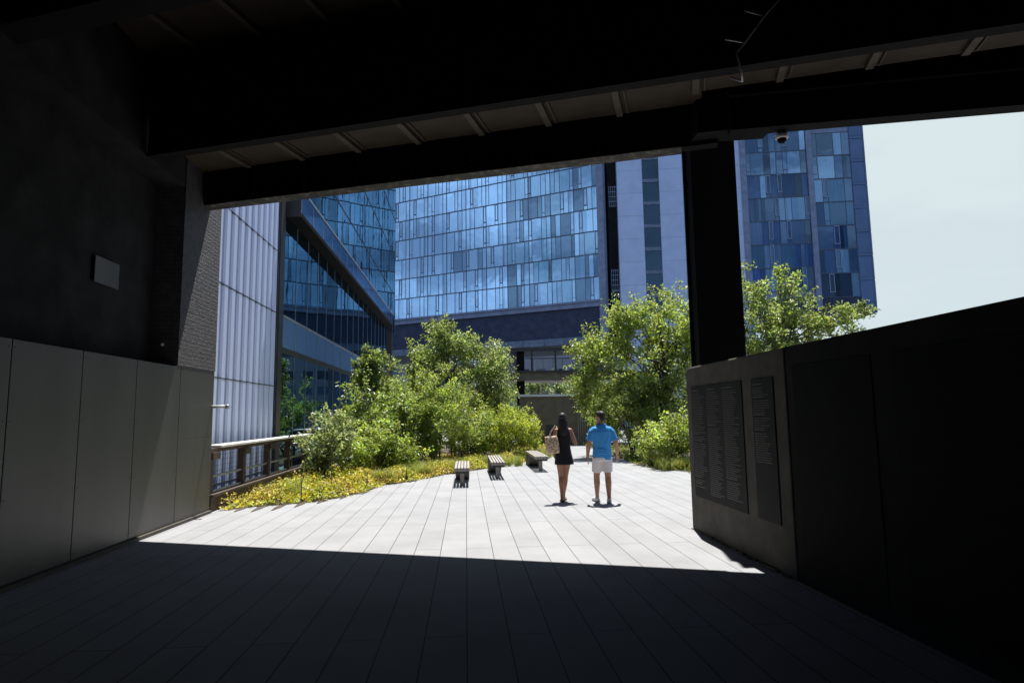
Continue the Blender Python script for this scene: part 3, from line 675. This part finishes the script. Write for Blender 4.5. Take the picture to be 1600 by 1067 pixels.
plant('leafy_shrub', 'low bright green shrub in front of the big bushes, next to the pale one', 'shrub', (-2.6, 18.7), [(-2.75, 18.7, .78, .85, .7, .66, 1), (-2.0, 19.0, .5, .6, .5, .42, .6)], 7500, .075, G2, 12, GL, 50, .14, .02, 4, pale=.05)
plant('leafy_shrub', 'broad mid green bush on the left, its top level with the glass reflections', 'shrub', (-2.9, 21.0), [(-3.0, 21, 1.4, 1.2, 1.0, 1.0, 2), (-2.1, 21.2, 1.05, 1.1, .9, .95, 1.5), (-3.9, 21.3, .95, .75, .8, .8, 1)], 14000, .10, G1, 13, GL, 60, .18, .03, 5)
plant('leafy_shrub', 'tall rounded bush in the middle of the left planting, below the big tree', 'shrub', (-1.1, 21.9), [(-1.3, 22.0, 2.1, 1.1, 1.0, 1.05, 2), (-.6, 22.2, 1.3, 1.15, .9, 1.0, 2), (-1.5, 21.8, .95, 1.0, .8, .85, 1)], 15000, .07, G2, 14, GL, 60, .18, .03, 5)
plant('young_tree', 'small dark lollipop shaped tree before the mirror glass', 'tree', (-3.6, 24.2), [(-3.65, 24.2, 3.05, .66, .6, .85, 2), (-3.1, 24.2, 2.3, .55, .5, .5, 1), (-3.5, 24.2, 3.65, .37, .35, .42, .8)], 8000, .09, G1, 15, GL, 50, .15, .05, 1)
plant('young_tree', 'tallest tree of the left bed, pale leaved top against dark brick', 'tree', (-.4, 26.5), [(-.9, 26.5, 4.85, .65, .8, .6, 1), (-1.75, 26.5, 4.1, .75, .8, .6, 1.1), (.05, 26.5, 4.55, .7, .8, .55, 1), (.85, 26.5, 3.7, .7, .8, .5, .9), (-.7, 26.5, 3.0, 1.6, 1.4, 1.1, 2.6), (1.3, 26.6, 2.8, .65, .7, .7, .7), (-2.4, 26.4, 2.9, .75, .8, .85, 1)], 14500, .10, G1, 16, GL, 55, .22, .08, 2, pale=.34)
plant('young_tree', 'grey green tree left of the footbridge post', 'tree', (1.7, 27.8), [(1.05, 27.8, 2.9, .85, 1.0, 1.4, 2), (1.45, 27.8, 4.2, .42, .6, .7, .8), (.7, 27.8, 2.2, .7, .8, .9, 1)], 10000, .085, G4, 17, GL, 55, .2, .06, 2, pale=.3)
plant('leafy_shrub', 'bright yellow green shrub beside the woman and the farthest bench', 'shrub', (1.55, 24.4), [(1.55, 24.4, 1.15, 1.28, .9, .88, 2), (.75, 24.3, .85, .85, .7, .68, 1), (2.25, 24.6, .9, .62, .6, .6, .7)], 12000, .075, G3, 18, GL, 50, .16, .02, 5, pale=.02)
plant('leafy_shrub', 'dark low bush between the middle bush and the yellow green shrub', 'shrub', (.15, 23.6), [(.15, 23.6, .85, .85, .7, .7, 1)], 4500, .08, G1, 19, GL, 50, .16, .02, 4)
plant('young_tree', 'large tree filling the view left of the black column', 'tree', (7.6, 24.0), [(7.2, 24, 3.3, 2.0, 1.7, 1.9, 3), (8.3, 24, 5.1, 1.6, 1.5, 1.35, 2.4), (6.2, 23.8, 5.2, .7, .7, .8, .7), (5.1, 23.8, 3.9, 1.0, .9, .75, 1.2), (4.75, 24.2, 2.5, .6, .7, .8, .8), (9.5, 24, 4.2, 1.4, 1.4, 1.6, 2)], 30000, .10, G2, 21, GR_, 60, .24, .10, 3, pale=.16)
plant('leafy_shrub', 'dark shady bush behind the walking man, under the large tree', 'shrub', (6.2, 23.6), [(5.7, 25.4, 1.7, .7, .8, 1.1, 1.2), (6.9, 23.4, 1.5, 1.1, .9, 1.3, 2)], 11000, .09, G1, 22, GR_, 60, .2, .03, 4, pale=.08)
plant('leafy_shrub', 'bright low shrub at the end of the concrete wall', 'shrub', (6.5, 19.4), [(6.4, 19.3, .85, .75, .8, .62, 2), (7.4, 19.4, .95, .8, .8, .75, 1.4), (6.1, 20.4, .6, .5, .6, .5, .8)], 9500, .08, G2, 23, GR_, 50, .16, .02, 5, pale=.12)
plant('young_tree', 'airy tree with reaching twigs right of the black column above the wall', 'tree', (8.6, 17.2), [(8.3, 17.2, 4.0, 1.2, 1.1, 1.0, 2.6), (9.3, 17.2, 4.35, 1.0, .9, .45, 1.2), (10.3, 17.2, 4.15, .9, .8, .42, .8), (9.15, 17.2, 5.25, .4, .4, .5, .5), (8.1, 17.2, 5.0, .6, .5, .55, .9), (7.75, 17.2, 5.75, .3, .3, .35, .2), (11.2, 17.2, 4.5, .4, .35, .25, .22), (10.6, 17.2, 3.9, .7, .6, .5, .6), (8.8, 17.2, 3.0, 1.4, 1.0, .7, 2), (10.9, 17.2, 4.6, .35, .35, .25, .16), (9.9, 17.2, 3.5, .9, .7, .5, .8)], 13500, .088, G1, 24, GR_, 45, .17, .07, 2, pale=.28)
plant('leafy_shrub', 'dark bush deep in the left bed behind the lollipop shaped tree', 'shrub', (-3.2, 28.5), [(-3.3, 28.5, 1.5, 1.2, 1.2, 1.4, 2), (-1.6, 29.5, 1.6, 1.2, 1.1, 1.5, 2)], 9000, .1, G1, 26, GL, 60, .2, .03, 4)
plant('leafy_shrub', 'dark bush at the back of the left bed close to the footbridge post', 'shrub', (1.4, 31.6), [(.6, 31.5, 1.6, 1.3, 1.0, 1.6, 2), (2.0, 31.8, 1.3, .7, .8, 1.3, 1)], 9000, .1, G1, 27, GL, 60, .2, .03, 4)
plant('leafy_shrub', 'dark bush at the back of the right bed beside the barred gate', 'shrub', (7.3, 31.5), [(7.0, 31.0, 1.4, .9, 1.0, 1.5, 2), (8.4, 31.5, 2.0, 1.1, 1.0, 2.0, 2)], 9000, .1, G1, 28, GR_, 60, .2, .03, 4)
plant('leafy_shrub', 'dark bush deep behind the large tree near the black column', 'shrub', (10.3, 29.5), [(9.6, 29.5, 1.7, 1.2, 1.0, 1.8, 2), (11.3, 29.5, 2.2, 1.3, 1.0, 2.2, 2)], 10000, .1, G1, 29, GR_, 60, .2, .03, 4)
plant('hedge', 'dark green hedge glimpsed above the pale coping of the screen wall', 'hedge', (5, 43), [(3.5, 43, 3.2, 1.5, .8, .9, 1), (5.5, 43, 3.3, 1.5, .8, .9, 1), (7.5, 43, 3.0, 1.5, .8, 1.2, 1)], 6000, .14, G4, 25, None, 50, .22, .05, 3)

# yellow groundcover and grasses: too many to count
def inside(P, poly):
    x, y = P[:, 0], P[:, 1]; r_ = np.zeros(len(P), bool); j = len(poly) - 1
    for i in range(len(poly)):
        xi, yi = poly[i]; xj, yj = poly[j]
        k = ((yi > y) != (yj > y)) & (x < (xj - xi) * (y - yi) / (yj - yi + 1e-12) + xi); r_ ^= k; j = i
    return r_
def edge_dist(P, pts):
    d = np.full(len(P), 1e9)
    for (x0, y0), (x1, y1) in zip(pts, pts[1:]):
        a = np.array((x0, y0)); b = np.array((x1, y1)) - a; t_ = np.clip(((P - a) @ b) / (b @ b), 0, 1); d = np.minimum(d, np.linalg.norm(P - a - t_[:, None] * b, axis=1))
    return d
def cover(name, label, cat, poly, pts, n, dmax, ylim, cols, leaf, hmax, seed):
    rng = np.random.default_rng(seed); Pt = np.stack([rng.uniform(-4.7, 14.5, n * 9), rng.uniform(12.2, ylim, n * 9)], 1)
    nc = 260; cc = Pt[rng.integers(0, len(Pt), nc * 3)]
    ok = inside(Pt, poly) & (edge_dist(Pt, pts) < dmax * rng.uniform(.25, 1, len(Pt))); Pt = Pt[ok][:n]; n = len(Pt)
    Pt = Pt + rng.normal(size=Pt.shape) * .09
    hh = (.5 + .5 * np.sin(Pt[:, 0] * 6.1 + 1.3 * np.sin(Pt[:, 1] * 4.3))) * .6 + .4 * rng.random(n)
    z = .02 + hmax * hh * rng.random(n) ** .6 * np.clip(edge_dist(Pt, pts) * 4 + .25, 0, 1)
    sel = np.clip((np.sin(Pt[:, 0] * 3.1 + 2 * np.sin(Pt[:, 1] * 2.2)) * .5 + .5) * .8 + rng.normal(size=n) * .22, 0, .999)
    tint = np.array(cols)[(sel * len(cols)).astype(int)] * np.exp(rng.normal(size=(n, 1)) * .3)
    V, T, tt = leaf_mesh(name, np.column_stack([Pt, z]), leaf * rng.uniform(.6, 1.4, n), leaf * rng.uniform(.4, .7, n), np.clip(tint, .01, .9), rng, up=.9)
    tag(tri_object(name, V, T, tt, M['ground_leaf']), label, cat, kind='stuff')
cover('yellow_groundcover', 'low yellow and orange leaved groundcover along the bed edge', 'groundcover', bed_poly, front, 34000, 4.5, 24.0, [(.40, .30, .07), (.42, .42, .07), (.50, .43, .10), (.56, .49, .11), (.46, .44, .07), (.26, .32, .05), (.54, .44, .06), (.38, .40, .06), (.30, .35, .06)], .08, .34, 31)
cover('low_plants', 'low ochre and green plants between benches and bushes', 'groundcover', bed_poly, front[6:], 13000, 3.2, 33, [(.34, .25, .08), (.46, .40, .09), (.26, .30, .06), (.40, .36, .08), (.2, .26, .05)], .07, .24, 32)
cover('right_groundcover', 'low green and yellow plants along the right bed edge', 'groundcover', rbed_poly, right_front, 9000, 2.0, 33, [(.10, .16, .03), (.20, .24, .04), (.32, .30, .06), (.08, .13, .03)], .08, .28, 33)
def grass(name, label, areas, seed, cols, hgt=.4):
    rng = np.random.default_rng(seed); V = []; T = []; tt = []
    for (x, y, rx, ry, n) in areas:
        nt_ = max(4, n // 60); tx = x + rng.uniform(-rx, rx, nt_); ty = y + rng.uniform(-ry, ry, nt_)
        for i in range(n):
            k = rng.integers(nt_); bx, by = tx[k] + rng.normal() * .05, ty[k] + rng.normal() * .05; a = rng.uniform(0, 2 * math.pi); h = hgt * rng.uniform(.5, 1.1); o = h * rng.uniform(.2, .8); w_ = .006
            dx, dy = math.cos(a), math.sin(a); b = len(V)
            for f, q in ((0, 1), (.55, .8), (1, .05)):
                px, py, pz = bx + dx * o * f * f, by + dy * o * f * f, .01 + h * (f - .25 * f * f * o / h)
                V += [(px - dy * w_ * q, py + dx * w_ * q, pz), (px + dy * w_ * q, py - dx * w_ * q, pz)]
            for s0 in (0, 2): T += [b + s0, b + s0 + 1, b + s0 + 3, b + s0, b + s0 + 3, b + s0 + 2]
            tt += [np.array(cols[rng.integers(len(cols))]) * math.exp(rng.normal() * .25)] * 6
    tag(tri_object(name, np.array(V), np.array(T), np.clip(np.array(tt), .01, .8), M['ground_leaf']), label, 'grass', kind='stuff')
grass('ornamental_grass', 'tufts of arching grass among the yellow groundcover', [(-3.9, 13.9, .35, .35, 500), (-2.0, 16.6, .25, .3, 700), (-.9, 19.4, .9, .7, 2600), (.9, 21.4, .9, .7, 2200), (-1.4, 18.3, .5, .5, 1300), (2.6, 24.8, .7, .8, 1500), (6.3, 18.6, .6, .4, 1200), (6.2, 21.6, .4, 1.6, 1500)], 41, [(.22, .29, .07), (.34, .35, .10), (.44, .38, .14), (.16, .24, .06)])

# ------------------------------------------------------------------ people
DG = None
def fuse(mb, name, mat, parent, voxel=.007, smooth=6, org=None):
    """one continuous surface from overlapping closed shells"""
    o = mb.build(name + '_tmp', mat, None, loc=(0, 0, 0))
    r_ = o.modifiers.new('r', 'REMESH'); r_.mode = 'VOXEL'; r_.voxel_size = voxel; r_.use_smooth_shade = True
    k = o.modifiers.new('s', 'SMOOTH'); k.factor = .5; k.iterations = smooth
    bpy.context.view_layer.update(); dg = bpy.context.evaluated_depsgraph_get(); me = bpy.data.meshes.new_from_object(o.evaluated_get(dg)); me.name = name
    bpy.data.objects.remove(o); me.polygons.foreach_set('use_smooth', [True] * len(me.polygons))
    if not me.materials: me.materials.append(mat)
    q = bpy.data.objects.new(name, me); S.collection.objects.link(q); q.parent = parent; return q
def head(mb, c, yaw, s=1.0):
    """skull, jaw, nose, ears; faces +Y turned by yaw (positive to the left)"""
    ca, sa = math.cos(yaw), math.sin(yaw)
    def tr(x, y, z): return (c[0] + s * (x * ca - y * sa), c[1] + s * (x * sa + y * ca), c[2] + s * z)
    def ell(x, y, z, rx, ry, rz):
        k = MB(); k.ball((0, 0, 0), (rx, ry, rz), 18, 12); mb.add([tr(x + p[0], y + p[1], z + p[2]) for p in k.v], k.f)
    ell(0, -.005, .03, .075, .095, .095); ell(0, .03, -.045, .058, .062, .070); ell(0, .065, -.09, .032, .028, .025)
    ell(0, .10, -.02, .012, .018, .026); ell(0, .104, -.035, .016, .014, .010)
    for q in (-1, 1): ell(q * .078, -.005, -.01, .010, .020, .032); ell(q * .030, .085, .012, .016, .010, .008)
    ell(0, .090, -.062, .026, .010, .008)
    return tr
def hand(mb, wr, d, side, curl=.5):
    """relaxed hand hanging from the wrist along d; side = direction of the thumb"""
    wr, d, side = Vector(wr), Vector(d).normalized(), Vector(side).normalized(); pl = d.cross(side).normalized()
    mb.tube([wr - d * .02, wr + d * .03, wr + d * .085], [(.024, .020), (.036, .019), (.038, .015)], 12) if abs(side.dot(d.orthogonal().normalized())) > 2 else None
    for k in range(4):
        mb.tube([wr, wr + d * .045 + side * (.025 - .017 * k), wr + d * .09 + side * (.032 - .020 * k)], [.024, .020, .0145], 8)
    ln = (.072, .080, .074, .058)
    for k in range(4):
        b_ = wr + d * .085 + side * (.030 - .019 * k); dd = d.copy(); pts = [b_]
        for j in range(3):
            dd = (dd + pl * curl * (.28 + .12 * j)).normalized(); b_ = b_ + dd * ln[k] * (.45, .32, .23)[j]; pts.append(b_)
        mb.tube(pts, [.0125, .0115, .0105, .009], 8)
    b_ = wr + d * .028 + side * .026; mb.tube([b_, b_ + d * .03 + side * .022, b_ + d * .058 + side * .027 + pl * .012, b_ + d * .078 + side * .024 + pl * .02], [.015, .012, .0105, .008], 8)
def leg(mb, hip, knee, ank, w=1.0):
    h, k, a = Vector(hip), Vector(knee), Vector(ank); back = Vector((0, -1, 0))
    pts = [h, h.lerp(k, .35), h.lerp(k, .8), k, k.lerp(a, .28) + back * .014, k.lerp(a, .55) + back * .006, k.lerp(a, .85), a]
    mb.tube(pts, [r_ * w for r_ in (.092, .084, .062, .056, .058, .048, .036, .037)], 16)
def foot(mb, ank, yaw=0, lift=0, r_=.036):
    a = Vector(ank); d = Vector((math.sin(yaw), math.cos(yaw), 0)); z = .028
    heel = Vector((a.x, a.y, z + lift * .1)) - d * .045
    mb.tube([heel - d * .012 + Vector((0, 0, .004)), heel + Vector((0, 0, .012)), Vector((a.x, a.y, z + .014)) + d * .02, Vector((a.x, a.y, z + .004)) + d * .10, Vector((a.x, a.y, z - .006)) + d * .165, Vector((a.x, a.y, z - .010)) + d * .195], [.022, .034, .040, .036, .030, .018], 12)
    mb.tube([a + Vector((0, 0, .02)), Vector((a.x, a.y, .035))], [.036, .036], 12)
def arm(mb, sh, el, wr, w=1.0):
    s0, e0, w0 = Vector(sh), Vector(el), Vector(wr); mb.ball(s0, (.056 * w, .056 * w, .056 * w))
    mb.tube([s0, s0.lerp(e0, .3), s0.lerp(e0, .75), e0, e0.lerp(w0, .25), e0.lerp(w0, .7), w0], [r_ * w for r_ in (.055, .052, .043, .040, .041, .032, .026)], 14)

# --- man in blue polo shirt
man = thing('person', 'man in a bright blue polo shirt, pale pink shorts and white shoes walking away', 'person', (2.60, 12.05, 0))
mb = MB()
hips = {-1: (-.095, 0, .90), 1: (.095, 0, .90)}; knees = {-1: (-.105, .075, .50), 1: (.105, .0, .50)}; anks = {-1: (-.085, .17, .085), 1: (.095, -.10, .085)}
for q in (-1, 1): leg(mb, hips[q], knees[q], anks[q], 1.08); foot(mb, anks[q], q * .18)
mb.rings([(0, 0, .84, .12, .10), (0, 0, .92, .172, .118), (0, 0, 1.0, .165, .112), (0, .005, 1.10, .160, .108), (0, .0, 1.25, .182, .118), (0, -.01, 1.38, .195, .115), (0, -.01, 1.45, .165, .095), (0, -.005, 1.50, .095, .075)], 24)
mb.tube([(0, -.01, 1.46), (0, 0, 1.53), (-.004, .012, 1.60)], [.072, .060, .058], 14)
tr = head(mb, (-.01, .015, 1.655), R(38))
elb = {-1: (-.262, -.01, 1.16), 1: (.275, -.02, 1.16)}; wrs = {-1: (-.285, .03, .905), 1: (.335, .09, .945)}
for q in (-1, 1): arm(mb, (q * .172, -.01, 1.395), elb[q], wrs[q], 1.15)
hand(mb, wrs[-1], (.0, .06, -1), (.25, 1, 0), .5); hand(mb, wrs[1], (.10, .25, -1), (-.5, 1, 0), -.5)
fuse(mb, 'body', M['skin2'], man)
mb = MB()   # shirt: body plus sleeves, hem lower on the right
mb.rings([(.005, 0, .88, .186, .132), (0, 0, .93, .190, .134), (0, 0, 1.0, .184, .130), (.006, .0, 1.10, .176, .126), (0, 0, 1.25, .198, .134), (0, -.01, 1.38, .214, .132), (0, -.01, 1.455, .182, .110), (0, -.008, 1.505, .10, .084), (0, -.004, 1.53, .078, .072)], 28)
mb.rings([(.06, -.01, .835, .125, .118), (.055, -.01, .90, .132, .124), (.04, 0, .96, .13, .12)], 24)
for q in (-1, 1):
    s0, e0 = Vector((q * .178, -.01, 1.408)), Vector(elb[q]); inn = Vector((-q * .10, 0, .02)); mb.tube([s0 + inn, s0 + inn * .35, s0.lerp(e0, .16), s0.lerp(e0, .4), s0.lerp(e0, .8)], [.060, .078, .080, .075, .074], 18)
for z, a in ((.965, .004), (1.0, .006), (1.035, .004)): mb.tube([(-.19, -.02, z), (-.08, -.128, z + .015), (.06, -.134, z - .01), (.18, -.03, z + .02)], .010, 6)
mb.tube([(-.10, -.12, 1.32), (.02, -.122, 1.12), (.12, -.10, .98)], .008, 6); mb.tube([(.12, -.115, 1.30), (.06, -.13, 1.15)], .008, 6)
sh = fuse(mb, 'polo_shirt', M['shirt'], man, .008, 5)
mb = MB(); mb.tube([(.085 * math.sin(a), -.006 - .078 * math.cos(a), 1.522 - .016 * math.cos(a)) for a in [math.pi * 2 * k / 16 - math.pi for k in range(17)]], [(.016, .007)] * 17, 8); fuse(mb, 'collar', M['collar'], sh, .006, 2)
mb = MB()   # shorts
mb.rings([(0, 0, .83, .185, .128), (0, 0, .90, .182, .126), (0, 0, .98, .174, .120)], 24)
for q in (-1, 1):
    h, k = Vector((q * .095, 0, .88)), Vector(knees[q]); mb.tube([h, h.lerp(k, .4), h.lerp(k, .74)], [(.105, .105), (.102, .102), (.098, .098)], 18)
fuse(mb, 'shorts', M['shorts'], man, .008, 4)
for q in (-1, 1):
    mb = MB(); a = Vector(anks[q]); d = Vector((math.sin(q * .18), math.cos(q * .18), 0)); g = Vector((a.x, a.y, 0))
    mb.tube([g - d * .062 + Vector((0, 0, .05)), g - d * .04 + Vector((0, 0, .055)), g + d * .03 + Vector((0, 0, .056)), g + d * .11 + Vector((0, 0, .046)), g + d * .19 + Vector((0, 0, .036)), g + d * .225 + Vector((0, 0, .03))], [.030, .046, .050, .048, .042, .022], 14)
    mb.tube([a + Vector((0, 0, .012)), Vector((a.x, a.y, .05))], [.045, .046], 14)
    s2 = fuse(mb, 'shoe', M['shoe'], man, .006, 3)
    mb = MB(); side = Vector((d.y, -d.x, 0)); o5 = []
    for t_, wd in ((-.085, .022), (-.07, .038), (0, .044), (.1, .047), (.19, .042), (.235, .018)): o5.append((g + d * t_, wd))
    poly = [(p + side * wd) for p, wd in o5] + [(p - side * wd) for p, wd in reversed(o5)]; mb.prism([(p.x, p.y) for p in poly], .001, .022); o7 = mb.build('sole', M['sole'], None, loc=(0, 0, 0)); o7.parent = s2
mb = MB()   # short hair cap at the back and top of the head
for (x, y, z, rx, ry, rz) in ((0, -.018, .055, .081, .098, .086), (0, -.058, .0, .072, .052, .072), (0, .045, .09, .066, .058, .045)):
    k = MB(); k.ball((0, 0, 0), (rx, ry, rz), 18, 12); mb.add([tr(x + p[0], y + p[1], z + p[2]) for p in k.v], k.f)
fuse(mb, 'hair', M['hair'], man, .006, 3)
mb = MB(); wv = Vector(wrs[1]) + Vector((0, 0, .02)); mb.tube([wv + Vector((0, 0, -.012)), wv + Vector((0, 0, .012))], [.034, .034], 16); mb.box(wv.x + .018, wv.x + .042, wv.y - .02, wv.y + .018, wv.z - .018, wv.z + .018)
o7 = mb.build('wristwatch', M['sandal'], None, loc=(0, 0, 0)); o7.parent = man

# --- woman in black dress
wom = thing('person', 'woman with long dark hair in a sleeveless black minidress walking away', 'person', (1.90, 12.35, 0))
mb = MB()
hips = {-1: (-.075, 0, .88), 1: (.075, 0, .88)}; knees = {-1: (-.055, .03, .49), 1: (.035, .05, .49)}; anks = {-1: (-.055, -.05, .085), 1: (.005, .15, .10)}
for q in (-1, 1): leg(mb, hips[q], knees[q], anks[q], .98); foot(mb, anks[q], .1 if q < 0 else .35)
mb.rings([(0, 0, .80, .12, .10), (0, 0, .90, .165, .115), (0, 0, 1.02, .135, .095), (0, 0, 1.12, .118, .088), (0, 0, 1.27, .135, .098), (0, -.005, 1.38, .150, .095), (0, -.008, 1.44, .130, .08), (0, -.005, 1.48, .07, .06)], 24)
mb.tube([(0, -.01, 1.44), (0, 0, 1.51), (0, .012, 1.58)], [.055, .046, .048], 14)
trw = head(mb, (.0, .015, 1.635), R(-14), .97)
elb = {-1: (-.195, -.03, 1.14), 1: (.255, -.03, 1.13)}; wrs = {-1: (-.17, .10, .97), 1: (.17, .13, 1.34)}
for q in (-1, 1): arm(mb, (q * .140, -.01, 1.405), elb[q], wrs[q], .95)
hand(mb, wrs[-1], (.1, .5, -.8), (.6, .5, 0), .8); hand(mb, wrs[1], (-.35, .15, 1), (-.5, .9, 0), .8)
fuse(mb, 'body', M['skin'], wom)
mb = MB()   # A-line dress
mb.rings([(.01, 0, .735, .196, .15), (.006, 0, .80, .186, .145), (0, 0, .90, .176, .132), (0, 0, 1.02, .152, .116), (0, 0, 1.12, .138, .108), (0, 0, 1.27, .150, .114), (0, -.005, 1.37, .150, .108), (0, -.008, 1.45, .118, .088), (0, -.005, 1.50, .068, .06)], 28)
for k in range(9):
    a = 2 * math.pi * k / 9; mb.tube([(.01 + .186 * math.cos(a), .142 * math.sin(a), .737), (.168 * math.cos(a), .126 * math.sin(a), .90), (.13 * math.cos(a), .10 * math.sin(a), 1.08)], [.016, .011, .004], 8)
fuse(mb, 'minidress', M['dress'], wom, .008, 4)
mb = MB()   # long straight hair
for (x, y, z, rx, ry, rz) in ((0, -.018, .05, .084, .102, .092), (0, -.05, -.03, .078, .062, .10), (0, .03, .085, .07, .066, .05)):
    k = MB(); k.ball((0, 0, 0), (rx, ry, rz), 18, 12); mb.add([trw(x + p[0], y + p[1], z + p[2]) for p in k.v], k.f)
mb.rings([(-.005, -.105, 1.31, .035, .016), (-.004, -.105, 1.36, .062, .024), (0, -.092, 1.45, .078, .036), (0, -.066, 1.54, .082, .052), (0, -.05, 1.62, .080, .062)], 20)
for q in (-1, 1): mb.tube([(q * .07, .0, 1.66), (q * .078, -.02, 1.56), (q * .07, -.05, 1.46), (q * .05, -.08, 1.38)], [.022, .026, .022, .012], 10)
fuse(mb, 'hair', M['hair'], wom, .006, 3)
for q in (-1, 1):
    mb = MB(); a = Vector(anks[q]); yw = .1 if q < 0 else .35; d = Vector((math.sin(yw), math.cos(yw), 0)); side = Vector((d.y, -d.x, 0)); g = Vector((a.x, a.y, 0)); o5 = [(-.07, .02), (-.055, .032), (0, .034), (.1, .042), (.175, .036), (.21, .014)]
    poly = [(g + d * t_ + side * wd) for t_, wd in o5] + [(g + d * t_ - side * wd) for t_, wd in reversed(o5)]; mb.prism([(p.x, p.y) for p in poly], .001, .018)
    mb.tube([g + d * .09 + side * .042 + Vector((0, 0, .015)), g + d * .09 + Vector((0, 0, .068)), g + d * .09 - side * .042 + Vector((0, 0, .015))], .011, 8)
    mb.tube([g - d * .04 + side * .034 + Vector((0, 0, .015)), g - d * .085 + Vector((0, 0, .06)), g - d * .04 - side * .034 + Vector((0, 0, .015))], .010, 8)
    o7 = mb.build('sandal', M['sandal'], None, loc=(0, 0, 0)); o7.parent = wom
# --- tote bag
tb = thing('tote_bag', 'cream tote bag with brown marks hanging from the woman\'s shoulder', 'bag', (1.68, 12.27, .9))
mb = MB(); k = MB()
k.rings([(0, 0, 0.0, .118, .045), (0, 0, .03, .130, .058), (.004, 0, .17, .132, .062), (.0, 0, .29, .124, .05), (-.01, 0, .335, .118, .035)], 32, power=4)
k2 = [(p[0] * math.cos(.12) - p[2] * .10, p[1], p[2] + p[0] * .10) for p in k.v]
mb.add([(1.68 + p[0], 12.25 + p[1], .93 + p[2]) for p in k2], k.f); mb.build('pouch', M['bag'], tb, True, bevel=0)
for dy in (-.035, .035):
    mb = MB(); mb.tube([(1.60, 12.25 + dy, 1.24), (1.66, 12.28 + dy * .8, 1.36), (1.745, 12.33 + dy * .6, 1.468), (1.775, 12.33 + dy * .6, 1.45), (1.74, 12.27 + dy, 1.26)], [(.011, .005)] * 5, 8); mb.build('strap', M['bag'], tb, True)
for root in (man, wom): root.scale = (.97, .97, .97)
